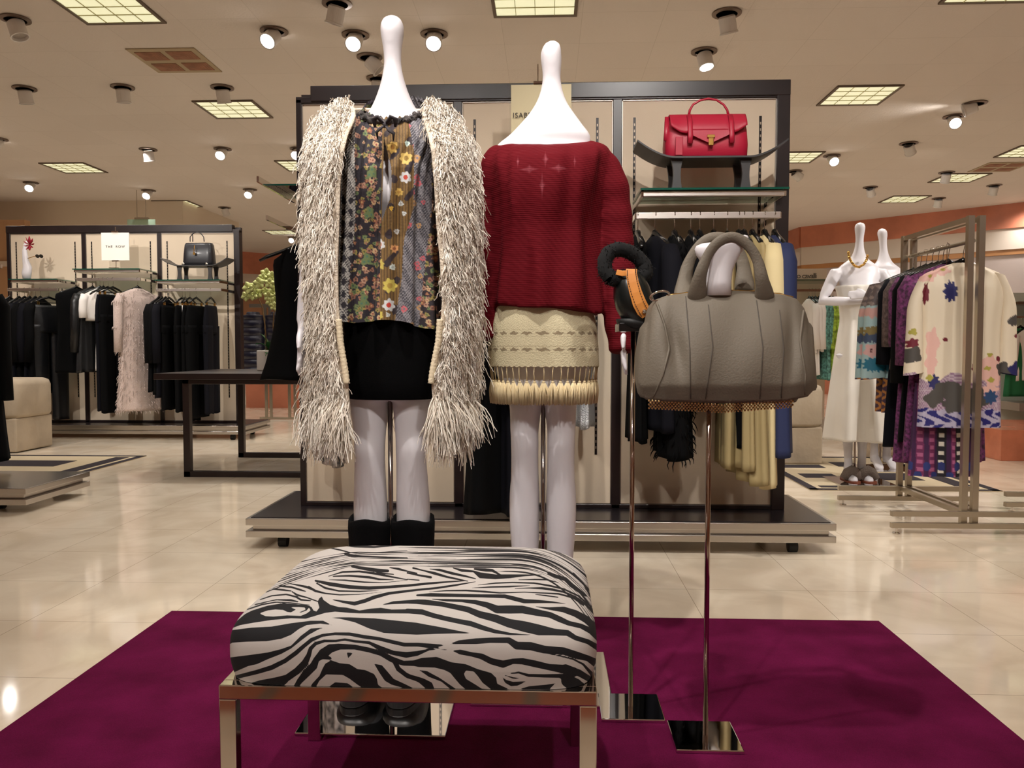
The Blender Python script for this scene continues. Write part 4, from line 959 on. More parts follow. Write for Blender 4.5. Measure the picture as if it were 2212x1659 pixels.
POLY += [[(x + OB, y) for x, y in q] for q in (
 [(0,1330),(150,1285),(300,1275),(450,1330),(600,1350),(720,1400),(860,1440),(910,1490),(920,1550),(1050,1610),(600,1610),(540,1560),(480,1490),(440,1440),(380,1410),(280,1385),(120,1380),(0,1355)],
 [(120,1410),(200,1420),(330,1490),(500,1605),(440,1605),(350,1530),(220,1480)], [(0,1440),(100,1490),(230,1540),(280,1610),(200,1610),(120,1540),(0,1480)],
 [(970,1480),(1010,1510),(1080,1530),(1220,1525),(1130,1570),(1060,1575),(1000,1540)], [(1130,1610),(1250,1575),(1420,1560),(1520,1545),(1470,1590),(1460,1610)])]
HOLES = [[(475,830),(560,800),(640,790),(720,795),(760,815),(800,820),(850,790),(790,765),(880,765),(940,770),(950,790),(880,820),(900,822),(960,800),(985,770),(1000,800),(960,830),(900,855),(760,850),(620,862),(540,858)],
 [(x + OB, y) for x, y in [(580,1450),(600,1415),(680,1425),(720,1470),(770,1540),(860,1610),(760,1600),(700,1560),(600,1500)]]]
LINE = [
 [(80,1560,50),(250,1480,40),(450,1430,45),(600,1385,50),(740,1315,45),(850,1235,45),(930,1165,40),(1010,1100,40),(1120,1055,30),(1250,1038,28),(1400,1042,35),(1550,1070,38),(1700,1090,36),(1850,1125,40),(1960,1150,40),(2100,1150,40),(2240,1165,50),(2300,1160,30),(2370,1152,8)],
 [(760,1490,70),(860,1420,70),(940,1340,70),(980,1260,50),(1000,1190,40),(1050,1140,36),(1140,1112,28),(1260,1112,24),(1350,1097,24),(1450,1115,26),(1600,1130,30),(1720,1190,50),(1850,1235,45),(1980,1255,60),(2090,1240,50),(2200,1205,20),(2300,1190,12),(2400,1205,6)],
 [(830,1610,40),(890,1520,60),(960,1440,80),(1030,1370,80),(1060,1300,60),(1130,1240,100),(1200,1190,90),(1300,1170,60),(1450,1175,50),(1600,1205,50),(1720,1240,50),(1830,1300,60),(1950,1340,50),(2080,1340,60)],
 [(1850,1310,40),(1900,1400,50),(1990,1470,45),(2086,1500,50),(2150,1520,50),(2220,1560,60),(2250,1610,40)], [(1130,1270,60),(1200,1290,30)],
 [(1740,740,6),(1850,720,30),(1990,712,36),(2100,710,48)],
 [(1230,690,8),(1330,710,25),(1450,730,40),(1560,700,40),(1650,665,38),(1800,625,30),(2000,600,25),(2086,590,22),(2291,570,22),(2491,540,20),(2691,505,6)],
 [(1050,495,20),(1200,530,40),(1400,560,40),(1600,570,36),(1800,560,30),(2000,545,26),(2190,525,24),(2391,508,18),(2591,495,8)],
 [(1230,450,12),(1400,445,20),(1600,460,26),(1700,480,20),(1850,485,6)], [(1190,485,5),(1350,490,16),(1550,510,16),(1750,515,8),(1990,490,4)],
 [(1180,450,6),(1330,405,18),(1500,400,20),(1650,420,25),(1800,450,20),(1990,485,10)], [(1430,350,25),(1550,370,35),(1680,390,40),(1790,395,30)], [(1680,415,20),(1850,430,10)],
 [(1810,360,10),(1900,375,25),(2000,400,14),(2086,420,16)], [(760,520,6),(870,540,18),(960,560,25),(1050,600,14)], [(690,550,20),(800,560,20),(900,590,20),(950,605,10)],
 [(980,560,25),(1050,600,25),(1150,625,16),(1300,640,12),(1500,635,8),(1740,610,3)], [(1060,520,14),(1150,570,22),(1290,600,16),(1500,605,14),(1700,595,4)],
 [(620,580,16),(720,590,20),(800,600,12),(860,640,20),(970,670,14),(1080,710,12)], [(480,690,10),(600,650,14),(750,635,16),(850,660,20),(900,690,20),(1000,700,10)],
 [(500,720,6),(650,690,12),(800,695,22),(870,710,12)], [(430,740,12),(600,700,8)], [(350,790,12),(500,740,16),(640,715,12),(800,720,10),(900,735,10),(990,745,8)],
 [(1360,220,30),(1420,240,30),(1600,250,16),(1990,262,12)], [(1300,120,20),(1450,140,30),(1650,150,22),(1900,130,12)], [(1200,160,12),(1300,180,16),(1400,205,10)], [(1380,205,10),(1500,215,8),(1700,205,8),(1990,185,6)]]
LINE += [[(x + OB, y, w) for x, y, w in q] for q in (
 [(0,805,50),(150,815,55),(260,850,50),(380,880,50),(520,910,50),(650,935,55),(780,980,50),(900,1015,40),(1050,1040,25),(1260,1050,4)],
 [(100,710,48),(180,715,55),(350,735,50),(500,765,55),(620,790,60),(740,840,70),(900,880,80),(1040,930,90),(1200,965,110),(1350,1000,110),(1500,1020,70),(1640,1030,60),(1720,1080,50),(1850,1120,50),(1950,1180,60),(2010,1240,60)],
 [(250,683,6),(400,695,25),(560,700,30),(700,715,45),(820,745,60),(920,790,80),(1050,790,85),(1180,790,80),(1320,820,70),(1460,845,60),(1560,890,60),(1650,930,50),(1780,960,50),(1880,1010,60),(1960,1080,70),(2010,1150,60)],
 [(1310,760,4),(1450,780,25),(1600,790,60),(1720,830,70),(1830,890,75),(1920,970,70),(1980,1060,50)],
 [(100,645,20),(240,640,38),(500,645,34),(760,650,32),(1000,655,40),(1100,680,45),(1200,705,45),(1340,708,35),(1480,715,20),(1620,730,4)],
 [(220,610,4),(400,597,14),(600,595,18),(800,608,20),(950,620,14),(1200,612,10),(1400,622,14),(1550,630,18),(1700,670,20),(1800,740,25)], [(1310,635,6),(1420,648,16),(1545,665,10)],
 [(1100,575,6),(1250,570,12),(1380,572,24),(1480,585,26),(1600,610,20),(1720,660,20),(1830,740,22),(1900,820,24)],
 [(720,540,5),(900,520,14),(1080,513,14),(1300,520,16),(1450,545,20),(1600,580,18),(1750,650,18),(1880,760,18)], [(660,570,4),(850,560,16),(1050,555,18),(1260,545,4)],
 [(470,365,10),(560,390,30),(680,400,20),(750,440,60),(900,455,50),(1050,450,40),(1200,440,20),(1380,435,5)], [(690,375,20),(800,385,35),(870,390,30),(960,440,14)],
 [(1140,485,6),(1300,482,14),(1430,485,16),(1550,515,6)], [(1450,420,30),(1520,450,40),(1620,480,40),(1680,540,45),(1760,600,40),(1830,650,20)],
 [(230,375,6),(330,385,25),(460,420,28),(600,450,20),(700,475,10)], [(60,365,20),(160,390,14),(280,420,30),(400,455,22),(520,480,18),(620,500,8)], [(0,415,16),(120,440,20),(240,460,25)], [(0,480,10),(120,490,12)],
 [(470,1213,8),(540,1225,50),(660,1250,45),(760,1270,60),(860,1320,65),(980,1350,75),(1080,1320,55),(1180,1320,65),(1300,1345,70),(1450,1380,65),(1600,1400,90),(1700,1430,100)],
 [(1640,1520,130),(1720,1570,150),(1800,1600,100)], [(1620,1390,80),(1760,1440,70),(1860,1500,60),(1900,1560,50),(1930,1605,40)],
 [(430,1145,4),(530,1125,40),(700,1115,60),(850,1105,55),(1040,1105,60),(1120,1160,80),(1260,1165,85),(1400,1200,80),(1600,1215,75),(1740,1260,75),(1850,1290,60),(1950,1350,90),(2000,1420,90),(1980,1500,60),(1960,1560,30)],
 [(1430,1240,8),(1560,1265,14),(1700,1300,16),(1800,1350,22),(1880,1440,36),(1930,1520,40),(1960,1590,30)],
 [(1000,1465,8),(1080,1490,16),(1160,1500,6)], [(1060,1445,14),(1140,1435,20),(1240,1465,30),(1400,1470,35),(1560,1470,40),(1640,1490,90)],
 [(1760,600,20),(1850,720,16),(1930,860,18),(1990,980,20),(2030,1150,20)], [(1700,420,20),(1800,520,18),(1880,660,18),(1940,820,14)])]
rz = random.Random(4)
def fan(y0, w0, x_from=1300, x_to=3950):
    out = []; ph = rz.uniform(0, 6)
    for k in range(34):
        x = x_from + (x_to - x_from) * k / 33
        y = y0 + 5 * math.sin(x / 310 + ph) + (max(0, x - 3000) / 900) ** 2.6 * (240 + y0 * .9)
        w = w0 * (.65 + .45 * math.sin(x / 260 + ph * 2)) * min(1, k / 3, (33 - k) / 3 + .4); out.append((x, y, max(2, w)))
    return out
for y0, w0, xf in ((88, 7, 1500), (98, 8, 1700), (110, 12, 1990), (121, 10, 2300), (132, 8, 2000), (146, 13, 2700), (158, 12, 1900), (172, 10, 2500), (185, 16, 2000), (199, 10, 1700), (214, 20, 1950), (232, 12, 2100), (246, 20, 2000), (262, 10, 2600), (283, 20, 1700), (300, 14, 1500), (318, 16, 1400), (336, 13, 2200), (352, 14, 2050), (330, 14, 3000), (366, 16, 2900), (395, 16, 2900)):
    LINE.append(fan(y0, w0, xf, 3990 if y0 > 100 else 3500))
for k in range(11):
    yr = 192 + k * 14; ph = rz.uniform(0, 6); xe = rz.randrange(1500, 2700, 60); q = []
    xs = list(range(600 - k * 6, xe, 60))
    for i, x in enumerate(xs):
        y = yr + 8 + 4 * math.sin(x / 170 + ph) + (((1500 - x) / 850) ** 1.35 * (165 + k * 7) if x < 1500 else 0)
        q.append((x, y, max(2, 11 * (.6 + .4 * math.sin(x / 90 + ph)) * min(1, (len(xs) - 1 - i) / 5))))
    LINE.append(q)
def stripe_field(px, py):
    ax = (px - 460) * 4.741; ay = (py - 1150) * 4.741; D = np.full(ax.shape, 1e3)
    def segs(pts):
        P = np.array(pts, float); return P[:-1], P[1:]
    for L in LINE:
        A, B = segs(L)
        x0, x1 = min(p[0] for p in L) - 150, max(p[0] for p in L) + 150; y0, y1 = min(p[1] for p in L) - 150, max(p[1] for p in L) + 150
        m = (ax > x0) & (ax < x1) & (ay > y0) & (ay < y1); X, Yy = ax[m], ay[m]; d0 = D[m]
        for a, b_ in zip(A, B):
            v = b_[:2] - a[:2]; l2 = v @ v; t = np.clip(((X - a[0]) * v[0] + (Yy - a[1]) * v[1]) / l2, 0, 1)
            d = np.hypot(X - a[0] - t * v[0], Yy - a[1] - t * v[1]) - (a[2] + (b_[2] - a[2]) * t) / 2; d0 = np.minimum(d0, d)
        D[m] = d0
    def psd(pts):
        P = np.array(pts, float); Q = np.roll(P, -1, 0); d = np.full(ax.shape, 1e3); ins = np.zeros(ax.shape, bool)
        for a, b_ in zip(P, Q):
            v = b_ - a; l2 = v @ v + 1e-9; t = np.clip(((ax - a[0]) * v[0] + (ay - a[1]) * v[1]) / l2, 0, 1)
            d = np.minimum(d, np.hypot(ax - a[0] - t * v[0], ay - a[1] - t * v[1]))
            c = ((a[1] > ay) != (b_[1] > ay)) & (ax < (b_[0] - a[0]) * (ay - a[1]) / (b_[1] - a[1] + 1e-12) + a[0]); ins ^= c
        return np.where(ins, -d, d)
    for q in POLY: D = np.minimum(D, psd(q))
    for q in HOLES: D = np.maximum(D, -psd(q))
    return D
# domed cushion
def cushion():
    cx, cy = (BX0 + BX1) / 2, (BY0 + BY1) / 2; hx, hy = (BX1 - BX0) / 2 + .006, (BY1 - BY0) / 2 + .004
    Hh = .15
    # profile from the crown out to the rim and down to the frame, even spacing
    ph = np.linspace(0, PI / 2, 3000); R = np.sin(ph) ** .80; Z = .045 + (Hh - .045) * np.cos(ph) ** .62
    R = np.append(R, [.9995, .996, .99, .984, .978]); Z = np.append(Z, [.034, .024, .015, .007, .0006])
    s_ = np.concatenate([[0], np.cumsum(np.hypot(np.diff(R) * hx, np.diff(Z)))]); q = np.linspace(0, s_[-1], 190); R, Z = np.interp(q, s_, R), np.interp(q, s_, Z)
    R[0] = .004
    ph = np.linspace(0, 2 * PI, 40001); pe = 2 / 8.0
    ex = np.sign(np.cos(ph)) * np.abs(np.cos(ph)) ** pe; ey = np.sign(np.sin(ph)) * np.abs(np.sin(ph)) ** pe
    s_ = np.concatenate([[0], np.cumsum(np.hypot(np.diff(ex) * hx, np.diff(ey) * hy))]); na = 900; q = np.linspace(0, s_[-1], na, endpoint=False)
    ex, ey = np.interp(q, s_, ex), np.interp(q, s_, ey)
    V = [np.stack([cx + hx * r_ * ex, cy + hy * r_ * ey, np.full(na, zt + z_)], 1) for r_, z_ in zip(R, Z)]
    V = np.array(V); n0 = len(V)
    b = MB(); b.v = [tuple(q) for q in V.reshape(-1, 3).tolist()]
    for i in range(n0 - 1):
        o = i * na; b.f += [(o + j, o + (j + 1) % na, o + na + (j + 1) % na, o + na + j) for j in range(na)]
    b.f.append(tuple(range(na))[::-1])
    return b, V.reshape(-1, 3)
cb, CV = cushion()
ZB = bpy.data.materials.new('zebra_print_cotton'); ZB.use_nodes = True; nt = ZB.node_tree; bs = nt.nodes['Principled BSDF']
at = node(nt, 'ShaderNodeAttribute', attribute_name='stripe'); r_ = node(nt, 'ShaderNodeMapRange'); nt.links.new(at.outputs['Fac'], r_.inputs[0]); r_.inputs[1].default_value = -1.5; r_.inputs[2].default_value = 1.5
mx = node(nt, 'ShaderNodeMix', data_type='RGBA'); nt.links.new(r_.outputs[0], mx.inputs[0]); mx.inputs[6].default_value = (*lin((17, 16, 20)), 1); mx.inputs[7].default_value = (*lin((205, 198, 192)), 1)
nt.links.new(mx.outputs[2], bs.inputs['Base Color']); bs.inputs['Roughness'].default_value = .8
tc = node(nt, 'ShaderNodeTexCoord'); nz = node(nt, 'ShaderNodeTexNoise'); nz.inputs['Scale'].default_value = 700; nt.links.new(tc.outputs['Object'], nz.inputs['Vector'])
bp = node(nt, 'ShaderNodeBump'); bp.inputs['Strength'].default_value = .15; bp.inputs['Distance'].default_value = .001; nt.links.new(nz.outputs[0], bp.inputs['Height']); nt.links.new(bp.outputs[0], bs.inputs['Normal'])
co = cb.build('cushion', ZB, None, smooth=True); px, py = projN(CV); fld = stripe_field(px, py)
# faces the photo does not show carry the same print, turned
hidden = CV[:, 1] > BY1 - .05
at = co.data.attributes.new('stripe', 'FLOAT', 'POINT'); at.data.foreach_set('value', fld.astype(np.float32)); loc_parent(co, bench)

# ------------------------------------------------------------------ two slim display stands
MIR = mat('mirror_plate', (225, 222, 220), .03, 1); ROD = mat('rod_chrome', (186, 170, 160), .1, 1)
def stand(xl, xr, y0, y1, rx, ry, ztop, label, top):
    r = empty('display_stand', ((xl + xr) / 2, (y0 + y1) / 2, .0045), label, 'stand')
    wb(MB().bx(xl, xr, y0, y1, .0045, .013), 'base_plate', MIR, r, bevel=.002)
    b = MB(); b.tube([(rx, ry, .013), (rx, ry, ztop)], .0062, 14); wb(b, 'rod', ROD, r, smooth=True)
    top(r, rx, ry, ztop); return r
a = WZ(1302, 1572, .013); b2 = WZ(1444, 1576, .013)
S1Y = 2.09; S1X = xat(1365, S1Y, 1100)
def top1(r, x, y, z):
    wb(MB().bx(x - .04, x + .062, y - .05, y + .07, z, z + .022), 'shelf_block', mat('black_acrylic', (14, 14, 16), .15), r, bevel=.002)
stand(a.x, b2.x, 2.012, 2.166, S1X, S1Y, zat(717, S1Y), 'slim chrome stand with square mirror base holding the black clog', top1)
a = WZ(1468, 1641, .013); b2 = WZ(1619, 1644, .013); S2Y = 1.94; S2X = xat(1529, S2Y, 1100)
def top2(r, x, y, z):
    b = MB(); zz = lambda p: zat(p, y)
    cx_ = xat(1552, y, 560); rows = [(640, .030, .026, 0), (610, .030, .025, 0), (585, .031, .025, .002), (572, .036, .025, .003), (558, .047, .027, .004), (545, .057, .028, .005), (533, .062, .028, .006), (526, .060, .026, .008), (521, .050, .02, .010), (519, .03, .012, .012)]
    b.loft([[p + Vector((0, 0, (p.x - cx_) * .16 * (1 if q < 560 else 0) - .006 * math.cos((p.x - cx_) / .03) * (q < 535))) for p in ring(cx_ + xo, y, zz(q), a_, c_, 28, 2.4)] for q, a_, c_, xo in rows])
    wb(b, 'holder_top', WHITEP, r, smooth=True)
    wb(MB().lathe([(.003, 0), (.02, 0), (.02, .012), (.003, .012)], c=(x, y, z - .012)), 'collar', CHROME, r)
    b = MB(); b.tube([(x, y, z - .01), (x + .012, y, z + .03), (cx_, y, zz(636))], .009, 12); wb(b, 'neck', WHITEP, r, smooth=True)
stand(a.x, b2.x, 1.862, 2.013, S2X, S2Y, zat(700, S2Y), 'slim chrome stand with square mirror base holding up the grey leather bag', top2)

# ------------------------------------------------------------------ grey duffel bag
GREY = mat('grey_pebbled_leather', (112, 103, 90), .62, 0, bump=(210, .5, .002), var=(5, .05), spec=.35); GSEAM = mat('grey_seam', (76, 68, 60), .5); STUD = mat('gold_studs', (222, 184, 130), .3, 1)
bag = empty('duffel_bag', (S2X, S2Y, .8), 'large grey pebbled leather duffel bag with gold studded bottom hanging on a slim stand', 'bag')
BGY = S2Y + .03
topT = [(1396, 700), (1404, 662), (1420, 645), (1440, 638), (1490, 632), (1570, 627), (1640, 630), (1690, 636), (1722, 645), (1742, 668), (1752, 700)]
botT = [(1396, 858), (1404, 864), (1440, 867), (1500, 869), (1570, 870), (1640, 869), (1700, 866), (1740, 857), (1752, 843)]
def bag_front(px, t):
    """front face: t 0 top .. 1 bottom -> pixel y and depth"""
    yt = np.interp(px, [q[0] for q in topT], [q[1] for q in topT]); yb = np.interp(px, [q[0] for q in botT], [q[1] for q in botT]); py = yt + (yb - yt) * t
    e = min(1, (px - 1388) / 50, (1760 - px) / 45); e = max(.0, e) ** .5
    d = (.03 + .085 * math.sin(min(1, t * 1.25) * PI / 2) ** .8) * (.55 + .45 * e) - .02 * max(0, t - .85) / .15
    dent = .022 * math.exp(-((px - 1440 - 40 * t) / 20) ** 2 - ((t - .5) / .28) ** 2) + .018 * math.exp(-((px - 1712) / 14) ** 2 - ((t - .5) / .35) ** 2) + .003 * math.sin(px / 21 + 4 * t)
    return py, d - dent
b = MB(); NX, NT_ = 70, 40; rings = []
xo = [(0, 1), (.25, .992), (.5, .985), (.75, .99), (1, 1.02)]
for i in range(NX):
    px = 1392 + (1756 - 1392) * i / (NX - 1); rr = []
    for j in range(NT_):
        t = j / (NT_ - 1); py, d = bag_front(px, t); sk = -14 * (t - .35) * max(0, (1450 - px) / 60) + 10 * (t - .4) * max(0, (px - 1700) / 55)
        rr.append(W(px + sk, py, BGY - d))
    for j in range(NT_ - 1, -1, -1):
        t = j / (NT_ - 1); py, d = bag_front(px, t); q = W(px, py, BGY - d); rr.append(Vector((q.x, BGY + (d * .9), q.z)))
    rings.append(rr)
c0 = sum(rings[0], Vector()) / len(rings[0]); c1 = sum(rings[-1], Vector()) / len(rings[-1])
for s_, sh in ((.9, -.006), (.6, -.010)): rings.insert(0, [c0 + (p - c0) * s_ + Vector((sh, 0, 0)) for p in rings[0 if s_ == .9 else 1]])
for s_, sh in ((.9, .006), (.6, .010)): rings.append([c1 + (p - c1) * s_ + Vector((sh, 0, 0)) for p in (rings[-1] if s_ == .9 else rings[-2])])
b.loft(rings); wb(b, 'bag_body', GREY, bag, smooth=True)
def on_front(pts, off=.0012):
    out = []
    for px, t in pts:
        py, d = bag_front(px, t); out.append(W(px, py, BGY - d - off))
    return out
def seam(p0, r_=.0011, m=GSEAM, name='seam'):
    pts = [(np.interp(t, [q[1] for q in p0], [q[0] for q in p0]), t) for t in np.linspace(p0[0][1], p0[-1][1], 26)]
    b = MB(); b.tube(on_front(pts), r_, 6); wb(b, name, m, bag, smooth=True)
for p0 in (((1481, .03), (1490, .5), (1492, .97)), ((1530, .12), (1540, .5), (1524, .97)), ((1634, .08), (1648, .5), (1642, .97)), ((1684, .15), (1693, .5), (1688, .97))): seam(p0)
for p0 in (((1418, .03), (1436, .28), (1446, .5), (1432, .75), (1412, .97)), ((1736, .05), (1728, .4), (1740, .75), (1738, .97))): seam(p0, .0028, GREY, 'piping')
# studs under the base rim
b = MB(); rs = random.Random(2)
for k in range(44):
    for row in range(5):
        px = 1402 + (1716 - 1402) * (k + .5 * (row % 2)) / 44; yb = np.interp(px, [1400, 1560, 1716], [871, 880, 868]) + 1.5
        q = W(px, yb - 7 + 3.9 * row, BGY - .088 + row * .014)
        b.lathe([(.0001, .003), (.0018, .0022), (.0026, 0), (.0018, -.0022), (.0001, -.003)], c=q, n=8)
wb(b, 'base_studs', STUD, bag, smooth=True)
zb0 = zat(867, BGY - .09); b = MB(); b.loft([ring(xat(1560, BGY), BGY, z, .176 * s_, .08 * s_, 40, 3.2) for z, s_ in ((zb0 + .004, 1.0), (zb0 - .004, .97))]); wb(b, 'base_panel', GREY, bag)
def handle(pts, y, rr, name, sgn=1):
    b = MB(); P = [W(px, py, y + (sgn * (.03, .012)[min(i, len(pts) - 1 - i)] if min(i, len(pts) - 1 - i) < 2 else 0)) for i, (px, py) in enumerate(pts)]
    # smooth
    Q = []; n = len(P)
    for i in range(n - 1):
        p0, p1, p2, p3 = P[max(i - 1, 0)], P[i], P[i + 1], P[min(i + 2, n - 1)]
        for k in range(6):
            t = k / 6; Q.append(.5 * ((2 * p1) + (p2 - p0) * t + (2 * p0 - 5 * p1 + 4 * p2 - p3) * t * t + (3 * p1 - p0 - 3 * p2 + p3) * t ** 3))
    Q.append(P[-1]); R_ = [np.interp(i / (len(Q) - 1), [0, .06, .16, .28, .72, .84, .94, 1], [rr * 1.9, rr * 1.95, rr * 1.35, rr, rr, rr * 1.35, rr * 1.95, rr * 1.9]) for i in range(len(Q))]
    b.tube(Q, R_, 16, flat=.55, up=(0, 1, 0)); return wb(b, name, GREY, bag, smooth=True)
handle([(1506, 655), (1507, 625), (1514, 590), (1527, 556), (1544, 530), (1568, 514), (1592, 514), (1618, 532), (1636, 562), (1645, 600), (1650, 630), (1652, 655)], BGY - .058, .0118, 'handle')
handle([(1478, 645), (1478, 620), (1484, 580), (1498, 548), (1520, 522), (1544, 512), (1570, 516), (1592, 535), (1604, 565), (1608, 600), (1608, 630)], BGY + .052, .0125, 'handle', -1)
b = MB(); b.tube([W(px, np.interp(px, [q[0] for q in topT], [q[1] for q in topT]) + 2.5, BGY) for px in np.linspace(1440, 1712, 20)], [.0045 + .0012 * (k % 2) for k in range(20)], 6); wb(b, 'zipper', GOLD, bag, smooth=True)
b = MB(); q = W(1424, 640, BGY - .02); b.tube([q + Vector((.022 * math.cos(t), -.01, .011 * math.sin(t) + .004 * math.cos(t))) for t in np.linspace(0, 2 * PI, 20)], .0026, 8); wb(b, 'strap_ring', CHROME, bag, smooth=True)

# ------------------------------------------------------------------ black clog with tan strap
clog = empty('fur_lined_clog', (S1X, S1Y, 1.0), 'black leather clog with furry black opening and tan studded strap on a slim stand', 'shoe')
def Wc(px, py, y): return W(px, py, y)
b = MB(); rows = [(586, 1352, .020, .020), (598, 1358, .036, .034), (620, 1362, .045, .042), (645, 1366, .050, .048), (668, 1373, .052, .050), (688, 1382, .050, .046), (703, 1392, .040, .036), (713, 1396, .02, .02)]
b.loft([ring(xat(x, S1Y, p), S1Y - .02, zat(p, S1Y), a_, c_, 32, 2.2) for p, x, a_, c_ in rows]); wb(b, 'shoe_body', mat('glossy_black_leather', (14, 20, 20), .28, coat=.1), clog, smooth=True)
b = MB(); b.loft([ring(xat(x, S1Y, p), S1Y - .01, zat(p, S1Y), a_, c_, 32, 2.4) for p, x, a_, c_ in ((690, 1372, .050, .05), (700, 1378, .054, .052), (710, 1386, .048, .048), (714, 1390, .03, .03))]); wb(b, 'sole', RUBBER, clog, smooth=True)
b = MB(); rs = random.Random(3); cxp = [(1318, 600), (1307, 585), (1306, 562), (1316, 545), (1335, 538), (1358, 543), (1378, 556), (1392, 572), (1396, 590), (1384, 600), (1362, 596), (1342, 600), (1326, 604)]
P = [W(x, y, S1Y - .02 - .02 * math.cos(i / 13 * 2 * PI)) for i, (x, y) in enumerate(cxp)] ; P.append(P[0])
Q = []
for i in range(len(P) - 1):
    for k in range(5): Q.append(P[i].lerp(P[i + 1], k / 5))
Q.append(Q[0]); b.tube(Q, [.0185] * len(Q), 12, cap=False)
for k in range(900):
    i = rs.randrange(len(Q) - 1); c = Q[i]; d = Vector((rs.gauss(0, 1), rs.gauss(0, 1), rs.gauss(0, 1))).normalized(); t = c + d * .0175
    b.tube([t, t + d * .006 + Vector((rs.gauss(0, .002), 0, rs.gauss(0, .002)))], [.0012, .0003], 3)
wb(b, 'fur_lining', mat('black_fur', (9, 9, 10), .95), clog, smooth=True)
def ribbon(path, y, w, th, name, m, par, ws=None):
    b = MB(); L = []
    for i, (x, p, yo_) in enumerate(path):
        c = W(x, p, y + yo_); n_ = path[min(i + 1, len(path) - 1)]; o_ = path[max(i - 1, 0)]
        t = (W(n_[0], n_[1], y + n_[2]) - W(o_[0], o_[1], y + o_[2])).normalized(); sd = t.cross(Vector((0, -1, 0))).normalized(); ww = (ws[i] if ws else w) / 2; nrm = sd.cross(t).normalized()
        L.append([c - sd * ww, c + sd * ww, c + sd * ww + nrm * th, c - sd * ww + nrm * th])
    b.loft(L); return wb(b, name, m, par, bevel=.0012)
TAN = mat('tan_leather', (214, 138, 62), .5, var=(30, .06))
pth = [(1364, 582, -.062), (1364, 592, -.066), (1367, 610, -.070), (1373, 632, -.073), (1381, 655, -.074), (1390, 672, -.072), (1396, 682, -.068)]
st = ribbon(pth, S1Y, .03, .004, 'strap', TAN, clog, [.028, .027, .028, .031, .034, .034, .024])
ribbon([(1332, 588, -.05), (1345, 591, -.058), (1358, 590, -.064)], S1Y, .014, .003, 'strap_tab', TAN, clog)
b = MB()
for i in range(len(pth) - 1):
    for s_ in (0, .25, .5, .75):
        x = pth[i][0] + (pth[i + 1][0] - pth[i][0]) * s_; p = pth[i][1] + (pth[i + 1][1] - pth[i][1]) * s_; yo_ = pth[i][2] + (pth[i + 1][2] - pth[i][2]) * s_
        for sd in (-1, 1):
            q = W(x + sd * 9.0, p - sd * 3, S1Y + yo_ - .0052); b.box(q, (.0018, .0016, .0028))
so = wb(b, 'stitch_holes', mat('dark_stitch', (60, 36, 20), .7), clog)
wb(MB().lathe([(.0001, .004), (.004, .003), (.006, 0)], c=W(1392, 673, S1Y - .078), rot=Matrix.Rotation(PI / 2, 3, 'X'), n=16, cap=True), 'stud', CHROME, clog, smooth=True)
# ------------------------------------------------------------------ hanging clothes
def cloth_rings(rows, folds, amp, seed, n=40, xoff=0):
    rr = random.Random(seed); ph = rr.uniform(0, 6); rings = []
    N = max(10, int((rows[0][0] - rows[-1][0]) / .03))
    rws = [(-r[0],) + tuple(r[1:]) for r in rows]
    for i in range(N + 1):
        z = -rws[0][0] - (rws[-1][0] - rws[0][0]) * i / N; v = cinterp(rws, -z); hw, th = v[0], v[1]; cx = v[2] if len(v) > 2 else 0
        k = i / N; ring_ = []
        for j in range(n):
            t = 2 * PI * j / n; s_, c_ = math.sin(t), math.cos(t); f = amp * (.25 + k) * math.sin(folds * t + ph + 1.5 * math.sin(2 * t + ph) + k)
            ring_.append(Vector((xoff + cx + (hw + f * .3) * math.copysign(abs(s_) ** .85, s_), (th + f) * c_, z + (.006 * math.sin(3 * t + ph) if i == N else 0))))
        rings.append(ring_)
    return rings
def garment_mesh(kind, L, w=.2, th=.04, seed=0, sleeve=.5, flare=1.1, folds=7, amp=.012):
    b = MB(); rr = random.Random(seed)
    if kind in ('top', 'coat', 'dress'):
        b.loft(cloth_rings([(0.0, .055, .018), (-.022, w * .55, .028), (-.055, w * .97, .034), (-.14, w * 1.0, th), (-.34, w * .92, th * .95), (-L * .75 - .06, w * (1 + flare) / 2, th * 1.1), (-L, w * flare, th * 1.2)], folds, amp, seed))
        if sleeve:
            for s in (-1, 1):
                P = [Vector((s * (w * .93), 0, -.07)), Vector((s * (w * 1.08), 0, -.14)), Vector((s * (w * 1.12), rr.uniform(-.02, .02), -.14 - sleeve * .5)), Vector((s * (w * 1.1), rr.uniform(-.03, .03), -.14 - sleeve))]
                b.tube(P, [.036, .046, .042, .04], 14, flat=1)
    elif kind == 'skirt':
        b.loft(cloth_rings([(0, w * .8, .022), (-.15, w * .95, th), (-L, w * flare, th * 1.3)], folds, amp, seed))
    elif kind == 'trousers':
        b.loft(cloth_rings([(0, w * .75, .025), (-.12, w * .85, th), (-.28, w * .88, th)], 5, amp * .5, seed))
        for s in (-1, 1):
            b.loft(cloth_rings([(-.2, w * .42, th), (-.5, w * .40, th * .9), (-L, w * .34 * flare, th * .85)], 4, amp * .6, seed + s, 20, s * w * .44))
    return b
HCLIP = GOLD
